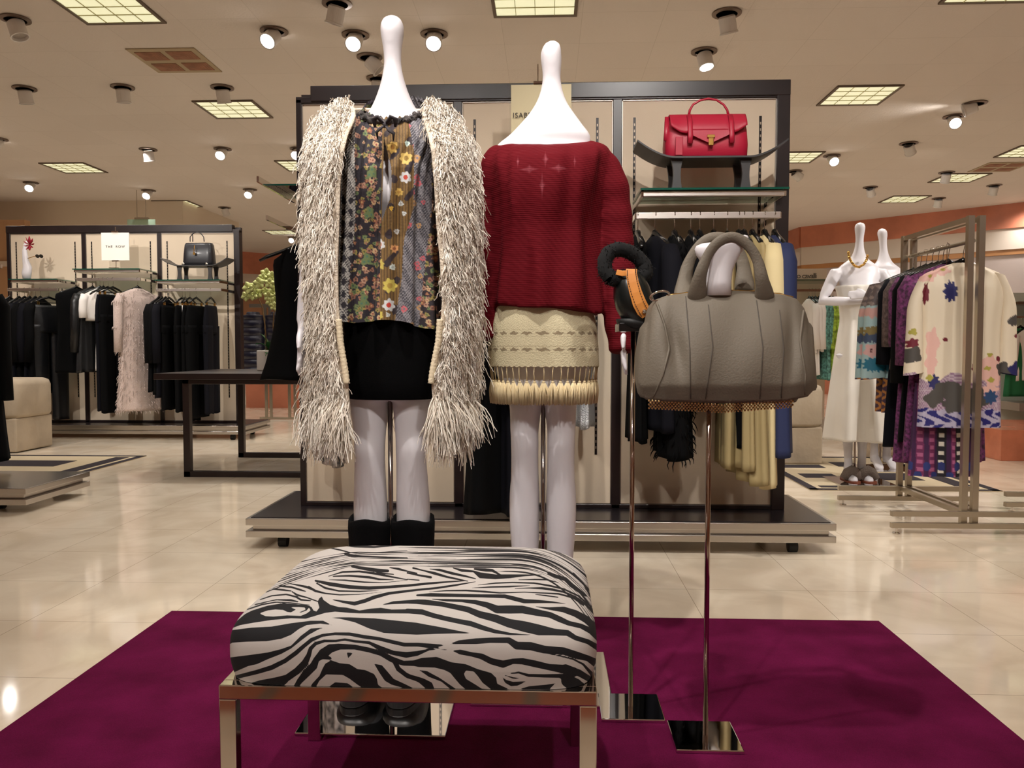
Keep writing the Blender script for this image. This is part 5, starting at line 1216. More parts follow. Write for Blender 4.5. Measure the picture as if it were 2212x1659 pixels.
def hanger(kind, loc, rz, label, group):
    r = empty('clothes_hanger', loc, label, 'hanger', group, rz)
    b = MB(); pts = [(.011 * math.sin(t), 0, .004 + .011 * math.cos(t)) for t in np.linspace(-2.0, 1.9, 12)]
    pts = pts + [(.004, 0, -.03), (0, 0, -.086)]
    b.tube(pts, .0022, 6); b.build('hook', CHROME, r, smooth=True)
    b = MB()
    if kind == 'shoulder':
        b.tube([(-.19, 0, -.164), (-.15, 0, -.140), (-.07, 0, -.108), (-.015, 0, -.084), (0, 0, -.076), (.015, 0, -.084), (.07, 0, -.108), (.15, 0, -.140), (.19, 0, -.164)], [.008, .012, .011, .012, .015, .012, .011, .012, .008], 8, flat=.9)
        b.build('shoulder_bar', BLACKG, r, smooth=True)
    else:
        b.tube([(-.15, 0, -.136), (-.07, 0, -.101), (0, 0, -.081), (.07, 0, -.101), (.15, 0, -.136)], [.007, .010, .012, .010, .007], 8); b.tube([(-.15, 0, -.136), (.15, 0, -.136)], .003, 6)
        b.build('shoulder_bar', BLACKG, r, smooth=True)
        for s in (-.11, .11): MB().bx(s - .012, s + .012, -.008, .008, -.161, -.128).build('clip', HCLIP, r, bevel=.002)
    return r
CL = {'black': BLACK, 'ink': mat('ink_cloth', (11, 11, 18), .85, spec=.15), 'leather': mat('black_leather_coat', (9, 10, 13), .38, bump=(20, .3, .01)), 'white': mat('white_cloth', (232, 226, 220), .8, bump=(30, .3)),
      'cream': mat('cream_cloth', (206, 188, 142), .75, bump=(30, .3)), 'khaki': mat('khaki_cloth', (152, 134, 92), .75, bump=(24, .3)), 'navy': mat('navy_denim', (26, 36, 74), .8, bump=(60, .3)),
      'pink': mat('pale_pink_mohair', (216, 194, 184), .95, bump=(160, 1.0, .01), sheen=.3), 'slate': mat('slate_cloth', (58, 62, 70), .7), 'green': mat('green_cloth', (28, 110, 66), .8), 'lime': mat('lime_print', (150, 180, 60), .8, var=(30, .5)),
      'teal': mat('teal_print', (90, 140, 130), .8, var=(40, .6)), 'plum': mat('plum_print', (96, 40, 84), .8, var=(60, .7)), 'brown': mat('brown_lace', (92, 76, 72), .8, var=(50, .5), bump=(80, .8, .01)), 'aqua': mat('aqua_cloth', (160, 186, 184), .75)}
def hlabel(label):
    w = ('black hanger holding ' + label).split()[:16]
    while w[-1] in ('the', 'of', 'and', 'a', 'on', 'in', 'with', 'under', 'behind', 'between', 'to', 'at', 'right', 'left', 'nearer', 'by', 'two', 'whose', 'its', 'front'): w.pop()
    return ' '.join(w).rstrip(',')
def hang(X, Y, z, rz, kind, color, L, label, noun, cat, w=.2, th=.04, sleeve=.5, flare=1.1, seed=None, hk=None, hgroup='hangers', folds=7, amp=.012, drop=None, fuzz=0):
    seed = seed if seed is not None else int(abs(X * 997 + Y * 13)) % 1000
    hk = hk or ('clip' if kind in ('trousers', 'skirt') else 'shoulder')
    hanger(hk, (X, Y, z + .008), rz, hlabel(label), hgroup)
    L = L - .036
    m_ = CL[color] if isinstance(color, str) else color
    b = garment_mesh(kind, L, w, th, seed, sleeve, flare, folds, amp)
    if fuzz:
        rr = random.Random(seed); vs = list(b.v)
        for k in range(fuzz):
            p = Vector(rr.choice(vs)); d = Vector((p.x * .3, p.y, 0)).normalized(); l_ = rr.uniform(.012, .03)
            b.tube([p, p + d * l_ * .5 + Vector((0, 0, -l_ * .6)), p + d * l_ * .6 + Vector((rr.gauss(0, .006), rr.gauss(0, .006), -l_ * 1.5))], [.0035, .003, .001], 3)
    o = b.build(noun, m_, None, smooth=True)
    o.location = (X, Y, z + (drop if drop is not None else (-.088 if hk == 'shoulder' else -.154))); o.rotation_euler.z = rz
    tag(o, label, cat); return o
R90 = PI / 2
# main unit, right bay
g = 'hangers under the red satchel'; ZR = zr - .006 + .0
YR = 4.0 - .30
def mx_(px): return xat(px, YR)
for px, kind, col, L, lb, nn, cat, kw in [
    (1376, 'dress', 'black', .95, 'black strappy dress at the left end of the rail under the red satchel', 'strappy_dress', 'dress', dict(w=.17, th=.03, sleeve=0)),
    (1413, 'top', 'ink', .90, 'very dark blue jacket, second from the left under the glass shelf', 'jacket', 'jacket', dict(th=.045, sleeve=.55, rz=.25)),
    (1455, 'top', 'black', 1.02, 'black shaggy hemmed tunic with grey collar hanging behind the bag handles', 'shaggy_tunic', 'tunic', dict(th=.06, sleeve=0, flare=1.15, fuzz=700)),
    (1490, 'top', 'black', .80, 'black knit top right behind the left bag handle', 'knitted_jumper', 'jumper', dict(th=.04)),
    (1509, 'top', 'ink', .62, 'short dark top squeezed behind the bag handles', 'dark_jumper', 'jumper', dict(th=.03, sleeve=.3)),
    (1539, 'top', 'white', .66, 'white sequinned top whose hem shows below the studded bag', 'sequin_blouse', 'blouse', dict(th=.025, sleeve=0)),
    (1568, 'trousers', 'khaki', 1.0, 'narrow khaki trousers, first of the khaki pieces right of the stand rod', 'trousers', 'trousers', dict(th=.026, w=.18)),
    (1593, 'dress', 'black', .98, 'thin black slip dress between khaki pieces', 'slip_dress', 'dress', dict(th=.02, sleeve=0, w=.16)),
    (1604, 'dress', 'khaki', 1.06, 'long khaki pleated dress with a lit fold', 'pleated_dress', 'dress', dict(th=.035, sleeve=0, flare=1.2, amp=.02)),
    (1622, 'dress', 'khaki', 1.12, 'wide khaki dress hanging lowest below the grey bag', 'wide_dress', 'dress', dict(th=.05, sleeve=0, flare=1.3, amp=.022)),
    (1648, 'coat', 'cream', 1.14, 'cream coat with pale shoulder next to the navy one', 'cream_coat', 'coat', dict(th=.04, sleeve=.5)),
    (1670, 'coat', 'navy', 1.0, 'navy blue coat at the right end of the rail under the red satchel', 'navy_coat', 'coat', dict(th=.055, sleeve=.5, flare=1.2)),
    ]:
    rz_ = kw.pop('rz', 0)
    hang(mx_(px), YR, ZR, R90 + rz_ + random.uniform(-.06, .06), kind, col, L, lb, nn, cat, hgroup=g, **kw)
hang(mx_(1062), YR - .04, 1.45, R90 - .25, 'coat', 'black', 1.17, 'long black coat behind the left leg of the red sweater mannequin', 'long_coat', 'coat', th=.07, sleeve=.6, hgroup='hangers behind the mannequins', flare=1.2)
hang(mx_(1100), YR, 1.45, R90 + .1, 'coat', 'ink', 1.18, 'long dark coat half hidden by the red sweater mannequin leg', 'long_coat', 'coat', th=.05, sleeve=.5, hgroup='hangers behind the mannequins')
hang(mx_(1262), YR, 1.45, R90, 'top', mat('silver_fringe', (200, 204, 208), .3, .6, bump=(200, 1, .01)), .80, 'silver fringed top whose hem shows right of the tassel skirt', 'fringed_blouse', 'blouse', th=.03, sleeve=0, hgroup='hangers behind the mannequins')
hang(mx_(712), YR, 1.45, R90 + .5, 'dress', mat('black_white_print', (120, 112, 108), .8, var=(26, 1.2)), .98, 'black and white printed dress peeking out under the shaggy vest', 'printed_dress', 'dress', th=.04, sleeve=0, hgroup='hangers behind the mannequins', w=.16)
# left unit
YL = 8.05; ZL = {a: zat(p, YL) - .006 for a, p in (('l', 622), ('m', 600), ('r', 624))}
def lx(px): return xat(px, YL)
gl = 'hangers on the left rack unit'
for px, ra, kind, col, L, lb, nn, cat, kw in [
    (24, 'l', 'coat', 'black', .98, 'black coat at the far left end of the left rack unit', 'black_coat', 'coat', {}),
    (44, 'l', 'coat', 'black', .98, 'black coat, first of the close row left of the leather trousers', 'black_coat', 'coat', {}),
    (56, 'l', 'coat', 'ink', .97, 'black coat, second of the close row left of the leather trousers', 'black_coat', 'coat', {}),
    (67, 'l', 'coat', 'black', .99, 'black coat, third of the close row left of the leather trousers', 'black_coat', 'coat', {}),
    (79, 'l', 'coat', 'ink', 1.0, 'black coat, fourth of the close row left of the leather trousers', 'black_coat', 'coat', {}),
    (90, 'l', 'coat', 'black', 1.0, 'black coat directly behind the leather trousers', 'black_coat', 'coat', {}),
    (108, 'l', 'trousers', 'leather', 1.20, 'black leather trousers held by two gold clips', 'leather_trousers', 'trousers', dict(rz=-.5, w=.22)),
    (168, 'm', 'dress', 'black', .88, 'black sleeveless dress on a wide hanger, leftmost on the middle rail', 'sleeveless_dress', 'dress', dict(sleeve=0, rz=-.6, w=.2, hk='shoulder')),
    (203, 'm', 'top', 'leather', .88, 'shiny black leather jacket next to the white top', 'leather_jacket', 'jacket', dict(rz=-.4, w=.19)),
    (219, 'm', 'top', 'white', .36, 'bright white short sleeved top with ruffled hem', 'ruffled_blouse', 'top', dict(rz=-.5, sleeve=.16, th=.06, w=.17)),
    (226, 'm', 'dress', 'white', .86, 'white long tunic under the bright white top', 'white_tunic', 'tunic', dict(sleeve=0, rz=-.2, w=.12, th=.03)),
    (236, 'm', 'trousers', 'ink', 1.20, 'dark trousers right beside the white tunic', 'dark_trousers', 'trousers', dict(w=.2, rz=-.2)),
    (247, 'm', 'trousers', 'black', 1.22, 'black trousers left of the pale pink mohair coat', 'black_trousers', 'trousers', dict(w=.22, rz=-.2)),
    (300, 'm', 'coat', 'pink', 1.27, 'long pale pink mohair coat standing out on the middle rail', 'mohair_coat', 'coat', dict(rz=-.45, flare=1.25, sleeve=.5, th=.06, fuzz=1500)),
    (345, 'r', 'coat', 'black', .96, 'black coat, leftmost on the rail under the black handbag', 'black_coat', 'coat', {}),
    (352, 'r', 'coat', 'black', .99, 'black coat, second on the rail under the black handbag', 'black_coat', 'coat', {}),
    (360, 'r', 'coat', 'ink', 1.02, 'black coat, third on the rail under the black handbag', 'black_coat', 'coat', {}),
    (368, 'r', 'trousers', 'black', 1.08, 'black trousers with gold clips, fourth under the black handbag', 'black_trousers', 'trousers', dict(w=.22)),
    (396, 'r', 'trousers', 'black', 1.10, 'black trousers just left of the white trousers', 'black_trousers', 'trousers', dict(w=.2)),
    (402, 'r', 'trousers', 'white', 1.05, 'narrow white trousers among black ones', 'white_trousers', 'trousers', dict(w=.12, th=.026, rz=.2)),
    (412, 'r', 'trousers', 'black', 1.20, 'black trousers just right of the white trousers', 'black_trousers', 'trousers', dict(w=.2)),
    (426, 'r', 'trousers', 'black', 1.16, 'wide black trousers in the gap before the last pair', 'black_trousers', 'trousers', dict(w=.24, th=.05)),
    (457, 'r', 'trousers', 'ink', 1.12, 'single dark trousers hanging apart at the right end of the left rack unit', 'dark_trousers', 'trousers', dict(w=.2, rz=.1)),
    ]:
    rz_ = kw.pop('rz', 0); kw.setdefault('th', .04)
    hang(lx(px), YL, ZL[ra], R90 + rz_ + random.uniform(-.05, .05), kind, col, L, lb, nn, cat, hgroup=gl, **kw)
# black dress on the back rail of the main unit
DX, DY = xat(632, 4.5), 4.5
dz = zat(490, 4.5)
hang(DX + .02, DY, dz - .03, .35, 'dress', 'black', .76, 'black pinafore dress hanging between the orchid and the shaggy vest', 'pinafore_dress', 'dress', w=.115, sleeve=0, th=.07, flare=1.7, folds=5)

# ------------------------------------------------------------------ red satchel on curved tray
def curved_tray(cx, y0, y1, z, w, label, name_m, zleg, s=1.0, legs=(-.15, -.10, .10, .15), rise=.07):
    r = empty('display_riser', (cx, (y0 + y1) / 2, zleg), label, 'riser'); b = MB(); rings = []
    for i in range(41):
        u = -1 + 2 * i / 40; x = cx + u * w / 2; e = max(0, (abs(u) - .5) / .5); dz_ = rise * e ** 1.7
        rings.append([Vector((x, y0 + .0, z + dz_)), Vector((x, y1, z + dz_)), Vector((x, y1, z + dz_ - .008)), Vector((x, y0, z + dz_ - .008))])
    b.loft(rings); wb(b, 'tray', name_m, r)
    for sx in (-1, 1):
        for yy in (y0 + .035, y1 - .035):
            b = MB(); rg = []
            for k in range(11):
                t = k / 10; zz = z - .008 - (z - .008 - zleg) * t; hw_ = .016 + .010 * (2 * t - 1) ** 2; x = cx + sx * w * .23
                rg.append([Vector((x - hw_, yy - .009, zz)), Vector((x + hw_, yy - .009, zz)), Vector((x + hw_, yy + .009, zz)), Vector((x - hw_, yy + .009, zz))])
            b.loft(rg); wb(b, 'leg', name_m, r)
    return r
TRAY = mat('charcoal_metal', (52, 50, 50), .45, bump=(200, .1))
ty0, ty1 = 3.655, 3.86; TX = xat(1535, ty0); TZ = zat(342, ty0)
curved_tray(TX, ty0, ty1, TZ + .004, .66, 'charcoal display tray with upturned ends under the red satchel', TRAY, zs, rise=.075)
RED = mat('crimson_leather', (178, 20, 54), .48, bump=(110, .25, .002), coat=.08); REDD = mat('crimson_leather_edge', (120, 10, 30), .5)
sat = empty('satchel', (TX, 3.75, TZ + .004), 'crimson leather satchel with gold clasp on the charcoal tray', 'bag')
SY = 3.75; sy = lambda px: xat(px, SY - .06, 300); sz = lambda p: zat(p, SY - .06)
base = TZ + .006
b = MB(); rg = []
for z, hw, dd in ((base, .178, .058), (base + .01, .184, .066), (base + .06, .186, .07), (base + .12, .182, .062), (base + .17, .176, .045), (sz(250), .170, .03)):
    rg.append(ring(sy(1528), SY, z, hw, dd, 40, 5))
b.loft(rg); wb(b, 'satchel_body', RED, sat, smooth=True, bevel=0)
b = MB(); fl = []   # flap: down the front with curved lower edge
def flap(x): return None
nx = 40
for i in range(nx):
    x = sy(1447) + (sy(1612) - sy(1447)) * i / (nx - 1); u = (x - sy(1529)) / (.5 * (sy(1612) - sy(1447))); a = abs(u)
    low = sz(287) if a > .55 else sz(292 + 0 * a)
    low = sz(np.interp(a, [0, .5, .58, .75, 1.0], [289, 289, 294, 291, 277]))
    col_ = [(x, SY + .05, sz(249) - .012), (x, SY + .03, sz(248)), (x, SY - .035, sz(248.5))]
    for k in range(8):
        t = k / 7; z = sz(252) + (low - sz(252)) * t; col_.append((x, SY - .045 - .035 * math.sin(t * PI / 2), z))
    fl.append(col_)
b.grid(np.array(fl)); wb(b, 'flap', RED, sat, smooth=True, solid=.004)
b = MB(); fl = []
for i in range(21):   # pointed pocket flap
    u = -1 + i / 10; x = sy(1532) + u * .088; low = sz(np.interp(abs(u), [0, .15, 1], [315, 314, 297])); fl.append([(x, SY - .082, sz(288)), (x, SY - .086, low)])
b.grid(np.array(fl)); wb(b, 'pocket_flap', RED, sat, smooth=False, solid=.003)
for px in (1489, 1578):
    b = MB(); x = sy(px); b.tube([(x, SY - .048, sz(252)), (x, SY - .078, sz(272)), (x, SY - .089, sz(300)), (x, SY - .087, sz(316))], .0115, 8, flat=.35, up=(0, 1, 0)); wb(b, 'strap', RED, sat, smooth=True)
b = MB(); x0, x1 = sy(1458), sy(1474); b.bx(x0, x1, SY - .079, SY - .074, base + .006, sz(300)); wb(b, 'side_tab', RED, sat, bevel=.004)
b = MB(); x = sy(1443); b.tube([(x, SY - .03, sz(252)), (x - .004, SY - .04, sz(285)), (x - .006, SY - .045, sz(305))], .011, 8, flat=.4); wb(b, 'hanging_strap', RED, sat, smooth=True)
b = MB(); q = (sy(1533), SY - .092, sz(309)); b.box((q[0], q[1], sz(302)), (.034, .006, .014)); b.box((q[0], q[1], sz(313)), (.022, .007, .036)); b.box((q[0], q[1] - .003, sz(305)), (.022, .005, .006)); wb(b, 'clasp', GOLD, sat, bevel=.002)
P = [(1488, 249), (1490, 238), (1497, 226), (1512, 217), (1530, 213), (1548, 216), (1563, 226), (1571, 238), (1573, 249)]
b = MB(); b.tube([W(a_, c_, SY - .02) for a_, c_ in P], [.006, .0055, .005, .005, .005, .005, .005, .0055, .006], 10); wb(b, 'handle', RED, sat, smooth=True)
for px in (1489, 1573):
    b = MB(); q = W(px, 250, SY - .02); b.tube([q + Vector((.009 * math.cos(t), 0, .007 * math.sin(t))) for t in np.linspace(0, 2 * PI, 14)], .0022, 6); wb(b, 'handle_ring', GOLD, sat, smooth=True)

# black handbag on its tray, left unit
BYb = 8.08; bx_ = lambda px: xat(px, BYb); bz = lambda p: zat(p, BYb)
tx = bx_(428); curved_tray(tx, 8.0, 8.22, bz(571), .68, 'charcoal display tray with upturned ends under the black handbag', TRAY, zat(601, 8.0), rise=.075)
hb = empty('handbag', (bx_(429), BYb + .03, bz(571)), 'black leather handbag with gold padlock and chrome edged side', 'bag')
BL = mat('black_handbag_leather', (30, 30, 36), .36, coat=.1)
b = MB(); z0_, z1_ = bz(571) + .001, bz(520)
b.loft([ring(bx_(430), BYb + .05, z, hw, dd, 36, 5) for z, hw, dd in ((z0_, .148, .075), (z0_ + .03, .152, .08), (z0_ + .12, .148, .07), (z1_ - .02, .14, .055), (z1_, .132, .04))]); wb(b, 'handbag_body', BL, hb, smooth=True)
for dy_ in (-.005, .09):
    b = MB(); pts = [(411 + dy_ * 60, 522), (411 + dy_ * 60, 512), (416, 505), (425, 501), (434, 504), (440, 512), (441, 522)]
    b.tube([W(a_, c_, BYb + dy_) for a_, c_ in pts], .005, 8); wb(b, 'handle', BL, hb, smooth=True)
b = MB(); q = (bx_(427), BYb - .035, bz(527)); b.tube([(q[0], q[1], q[2]), (q[0] + .002, q[1] - .01, bz(534)), (q[0], q[1] - .015, bz(542))], .004, 6); b.box((q[0], BYb - .04, bz(545)), (.022, .012, .024)); wb(b, 'padlock', GOLD, hb)
for px in (402, 452):
    b = MB(); b.lathe([(.0001, .012), (.012, .008), (.018, 0)], c=(bx_(px), BYb - .03, z0_ + .014), rot=Matrix.Rotation(PI / 2, 3, 'X'), n=12); wb(b, 'corner_cap', CHROME, hb, smooth=True)

# white hand shaped stand with red flower and sunglasses
hs = empty('jewellery_stand', (xat(68, 8.05), 8.05, zat(598, 8.0)), 'white tapered jewellery stand with a dark red flower on the left glass shelf', 'stand')
b = MB(); b.loft([ring(xat(px, 8.05), 8.05, zat(p, 8.05), a_, a_ * .7, 20) for p, px, a_ in ((597.5, 62, .04), (585, 62, .05), (572, 64, .045), (555, 60, .03), (535, 59, .024), (522, 61, .02), (514, 64, .008))]); wb(b, 'stand_body', WHITEP, hs, smooth=True)
fl_ = empty('flower_brooch', (xat(69, 7.99), 7.99, zat(522, 7.99)), 'dark red fabric flower tied on the white jewellery stand', 'brooch')
b = MB(); c = Vector((xat(70, 8.0), 8.0, zat(522, 8.0))); rs = random.Random(8)
for k in range(9):
    a_ = k * .7; d = Vector((math.cos(a_), -.3, math.sin(a_) * 1.3)) * .035; b.tube([c, c + d, c + d * 1.6 + Vector((0, 0, .01))], [.006, .016, .004], 7, flat=.4)
wb(b, 'petals', mat('dark_red_silk', (150, 24, 44), .6), fl_, smooth=True)
sg = empty('sunglasses', (xat(74, 7.99), 7.99, zat(548, 7.99)), 'black sunglasses hooked on the white jewellery stand', 'sunglasses')
b = MB(); y = 7.99; b.tube([(xat(60, y) , 8.03, zat(552, y)), (xat(80, y), y, zat(548, y)), (xat(90, y), y, zat(547, y))], .004, 6); wb(b, 'temple_arm', GOLD, sg)
for px in (86, 94):
    b = MB(); b.lathe([(.001, -.003), (.02, -.003), (.02, .003), (.001, .003)], c=(xat(px, y), y, zat(548, y)), rot=Matrix.Rotation(PI / 2 + .6, 3, 'X'), n=16); wb(b, 'lens', BLACKG, sg)
# ------------------------------------------------------------------ dark table with orchid
TY0, TY1 = 5.79, 6.84
TX0 = xat(397, TY0, 1030) ; tbl = empty('display_table', (TX0 + .6, 6.3, 0), 'long dark wood table with square loop legs standing left of the shaggy vest', 'table')
ztop = zat(808, TY0 - .08); TXR = -1.15
wb(MB().bx(xat(331, TY0 - .08, 810), TXR + .2, TY0 - .08, TY1 + .08, ztop - .045, ztop), 'table_top', WOODK, tbl, bevel=.003)
for y in (TY0, TY1):
    b = MB(); b.bx(TX0, TX0 + .05, y - .0, y + .05, .0, ztop - .046); b.bx(TXR - .05, TXR, y, y + .05, 0, ztop - .046); b.bx(TX0, TXR, y, y + .05, 0, .042); b.bx(TX0, TXR, y, y + .05, ztop - .08, ztop - .046)
    wb(b, 'loop_leg', WOODK, tbl, bevel=.003)
orc = empty('potted_orchid', (xat(582, 6.5), 6.5, ztop), 'yellow green orchid in a square white pot on the dark table', 'plant')
pw = .095; pc = Vector((xat(583, 6.45, 780), 6.5, ztop))
wb(MB().bx(pc.x - pw, pc.x + pw, 6.41, 6.59, ztop + .0005, zat(757, 6.41)), 'pot', mat('white_ceramic', (214, 206, 196), .4), orc, bevel=.006)
LEAFM = mat('orchid_leaf', (28, 84, 30), .35, var=(8, .3)); PETM = mat('orchid_petal', (206, 212, 136), .55, var=(30, .12), sub=0); STEM = mat('orchid_stem', (120, 90, 48), .6)
zp = zat(757, 6.5)
def leaf(b, base, tip, wd, up):
    base, tip = Vector(base), Vector(tip); L = []
    sd = (tip - base).cross(Vector((0, 0, 1))).normalized()
    for k in range(9):
        t = k / 8; c = base.lerp(tip, t) + Vector((0, 0, up * math.sin(t * PI))); w_ = wd * math.sin(min(1, t * 1.05 + .08) * PI) ** .6 + .002
        L.append([c - sd * w_, c + Vector((0, 0, -.004)), c + sd * w_, c + Vector((0, 0, -.008))])
    b.loft(L)
for tip, wd in (((xat(556, 6.5), 6.46, zat(742, 6.5)), .03), ((xat(606, 6.5), 6.46, zat(712, 6.5)), .035), ((xat(575, 6.4), 6.38, zat(768, 6.4)), .04), ((xat(600, 6.5), 6.5, zat(745, 6.5)), .03), ((xat(563, 6.5), 6.5, zat(720, 6.5)), .03), ((xat(590, 6.45), 6.42, zat(738, 6.4)), .045)):
    b = MB(); leaf(b, pc + Vector((0, 0, zp - ztop - .01)), tip, wd, .03); wb(b, 'leaf', LEAFM, orc, smooth=True)
ST = [[(577, 760), (572, 700), (566, 660), (556, 640), (545, 628)], [(592, 760), (590, 700), (594, 650), (598, 620), (588, 600), (576, 592)], [(600, 760), (603, 700), (606, 660), (603, 640)]]
for s in ST:
    b = MB(); b.tube([W(x, p, 6.48) for x, p in s], .005, 7); wb(b, 'stem', STEM, orc, smooth=True)
FLW = [(538, 622, 15), (532, 640, 12), (546, 638, 12), (560, 612, 14), (556, 634, 14), (575, 592, 14), (588, 598, 13), (600, 600, 12), (582, 612, 12), (596, 618, 14), (606, 612, 12), (568, 600, 11), (590, 632, 14), (604, 634, 13), (580, 640, 12), (616, 640, 13), (618, 628, 11), (598, 650, 13), (585, 652, 12), (610, 655, 12), (573, 628, 9), (548, 622, 10), (592, 662, 10)]
rs = random.Random(5)
for fx, fy, R in FLW:
    c = W(fx, fy, 6.44 + rs.uniform(-.05, .05)); b = MB(); r_ = R * 6.45 / 1750; ph = rs.uniform(0, 1)
    for k in range(5):
        a_ = ph + k * 2 * PI / 5; d = Vector((math.cos(a_), -.25, math.sin(a_))) * r_; n_ = d.cross(Vector((0, 1, 0))).normalized()
        L = []
        for q in range(6):
            t = q / 5; cc = c + d * t + Vector((0, .3 * r_ * (t - .5) ** 2, 0)); w_ = r_ * .48 * math.sin(min(1, t * .95 + .12) * PI) ** .7 + .001
            L.append([cc - n_ * w_, cc + Vector((0, -.003, 0)), cc + n_ * w_, cc + Vector((0, .003, 0))])
        b.loft(L)
    b.lathe([(.001, -.006), (r_ * .18, 0), (.001, .006)], c=c + Vector((0, -.008, 0)), n=8)
    wb(b, 'blossom', PETM, orc, smooth=True)

# ------------------------------------------------------------------ geometric rugs and seats
RUGC = mat('rug_cream', (196, 180, 150), .95, bump=(300, .4)); RUGK = mat('rug_charcoal', (42, 35, 42), .95, bump=(300, .4))
def rug(corner_pts, label, bars, xs):
    r = empty('patterned_rug', (corner_pts[0], corner_pts[2], .0015), label, 'rug'); x0, x1, y0, y1 = corner_pts
    wb(MB().bx(x0, x1, y0, y1, .001, .006), 'rug_base', RUGC, r)
    b = MB()
    b.bx(x0, x1, y0, y0 + .05, .006, .0075); b.bx(x0, x1, y1 - .05, y1, .006, .0075); b.bx(x0, x0 + .06, y0, y1, .006, .0075); b.bx(x1 - .06, x1, y0, y1, .006, .0075)
    b.bx(x0 + .1, x1 - .1, y0 + .09, y0 + .16, .006, .0075); b.bx(x1 - .22, x1 - .1, y0 + .17, y1 - .1, .006, .0075)
    for (a0, a1, c0_, c1_) in bars: b.bx(x0 + (x1 - x0) * a0, x0 + (x1 - x0) * a1, y0 + (y1 - y0) * c0_, y0 + (y1 - y0) * c1_, .006, .0075)
    wb(b, 'dark_pattern', RUGK, r); return r
a = WZ(62, 1056, .004); c = WZ(312, 985, .004)
rug((-5.6, (a.x + c.x) / 2, a.y, c.y), 'cream and charcoal geometric rug at the left under the beige ottoman', [(.0, .3, .25, .42), (.45, .62, .3, .45), (.1, .32, .62, .75), (.5, .8, .6, .8), (.7, .85, .2, .4)], None)
a = WZ(1700, 1058, .004); c = WZ(2155, 1058, .004); d = WZ(1900, 988, .004)
rug((1.75, c.x, a.y, d.y), 'cream and charcoal geometric rug at the right under the white dressed mannequins', [(.1, .3, .3, .42), (.4, .75, .25, .45), (.05, .35, .6, .7), (.45, .6, .65, .8), (.7, .9, .6, .75)], None)
UPH = mat('beige_upholstery', (176, 160, 138), .9, bump=(8, .5, .02), var=(4, .08))
def seat(x0, x1, y0, y1, h, label, name):
    r = empty(name, ((x0 + x1) / 2, (y0 + y1) / 2, .0076), label, 'ottoman')
    hm = h * .47
    wb(MB().bx(x0 + .02, x1 - .02, y0 + .02, y1 - .02, .008, hm), 'base', UPH, r, bevel=.015)
    b = MB(); rg = []
    for z, s in ((hm + .002, .97), (hm + .03, 1.0), (h - .06, 1.0), (h - .02, .97), (h, .88)): rg.append(ring((x0 + x1) / 2, (y0 + y1) / 2, z, (x1 - x0) / 2 * s, (y1 - y0) / 2 * s, 48, 9))
    b.loft(rg); wb(b, 'cushion', UPH, r, smooth=True); return r
seat(-5.7, -4.72, 7.0, 7.58, .665, 'beige upholstered ottoman at the left picture edge', 'ottoman')
yS = 6.57
seat(1.3, 2.24, yS, yS + .85, .655, 'beige upholstered ottoman between the cream unit and the white dress', 'ottoman')
# coat hanging at the far left edge close to the camera
hang(xat(-78, 4.9), 4.9, zat(575, 4.9), .9, 'coat', 'black', 1.16, 'long black coat cut by the left picture edge in front of the ottoman', 'black_coat', 'coat', w=.2, th=.07, sleeve=.6, flare=1.2)
rl = empty('hanging_rail', (xat(-120, 4.9), 4.9, 1.4), 'rail at the left picture edge holding the long black coat', 'rail'); zq = zat(570, 4.9)
b = MB(); b.bx(xat(-500, 4.9), xat(8, 4.9), 4.89, 4.91, zq - .012, zq + .012); wb(b, 'front_bar', CHROME, rl)
for x in (xat(-500, 4.9), xat(-190, 4.9)): wb(MB().bx(x, x + .025, 4.888, 4.912, .147, zq - .0125), 'upright', CHROME, rl)
# corner of another plinth at the left edge
pl = empty('display_plinth', (xat(-200, 4.8), 5.0, 0), 'brushed metal plinth corner at the left picture edge', 'plinth')
x1 = xat(47, 4.45); b = MB(); b.bx(x1 - 2.2, x1, 4.45, 5.1, .112, .146); b.bx(x1 - 2.2, x1 - .03, 4.48, 5.07, .085, .112); b.bx(x1 - 2.2, x1, 4.45, 5.1, .05, .085); wb(b, 'plinth_edge', TRIMS, pl, bevel=.003)
for x in (x1 - .25, x1 - 1.9):
    b = MB(); b.lathe([(.001, -.02), (.025, -.02), (.025, .02), (.001, .02)], c=(x, 4.6, .0255), rot=Matrix.Rotation(PI / 2, 3, 'Y'), n=16); wb(b, 'castor', RUBBER, pl)

# ------------------------------------------------------------------ garment rack at the right
rk = empty('garment_rack', (2.22, 4.6, 0), 'double tube brushed steel garment rack with floral clothes at the right', 'rack')
RM = mat('rack_steel', (184, 174, 156), .3, .9)
RXc = {4.2: xat(2091, 4.2, 800), 4.95: xat(1987, 4.95, 800)}
rxx = RXc[4.2] + .02; ztr = zat(466, 4.2, 2090)
for y in (4.2, 4.95):
    for dx in (-.027, .027):
        wb(MB().bx(rxx + dx - .015, rxx + dx + .015, y - .015, y + .015, .03, ztr), 'upright', RM, rk)
    for dz_, hw in ((.105, .4), (.045, .4)):
        wb(MB().bx(rxx - hw, rxx + hw, y - .045, y - .017, dz_ - .013, dz_ + .013), 'foot_bar', RM, rk)
    for s in (-1, 1):
        b = MB(); b.lathe([(.02, .0), (.02, .006), (.006, .01), (.006, .032)], c=(rxx + s * .37, y - .03, .0), n=14); wb(b, 'levelling_foot', CHROME, rk)
for dx in (-.027, .027):
    wb(MB().bx(rxx + dx - .012, rxx + dx + .012, 4.215, 4.935, ztr - .03, ztr - .003), 'top_rail', RM, rk)
    wb(MB().bx(rxx + dx - .012, rxx + dx + .012, 4.215, 4.935, .09, .118), 'base_rail', RM, rk)
zhr = zat(519, 4.2, 2090)
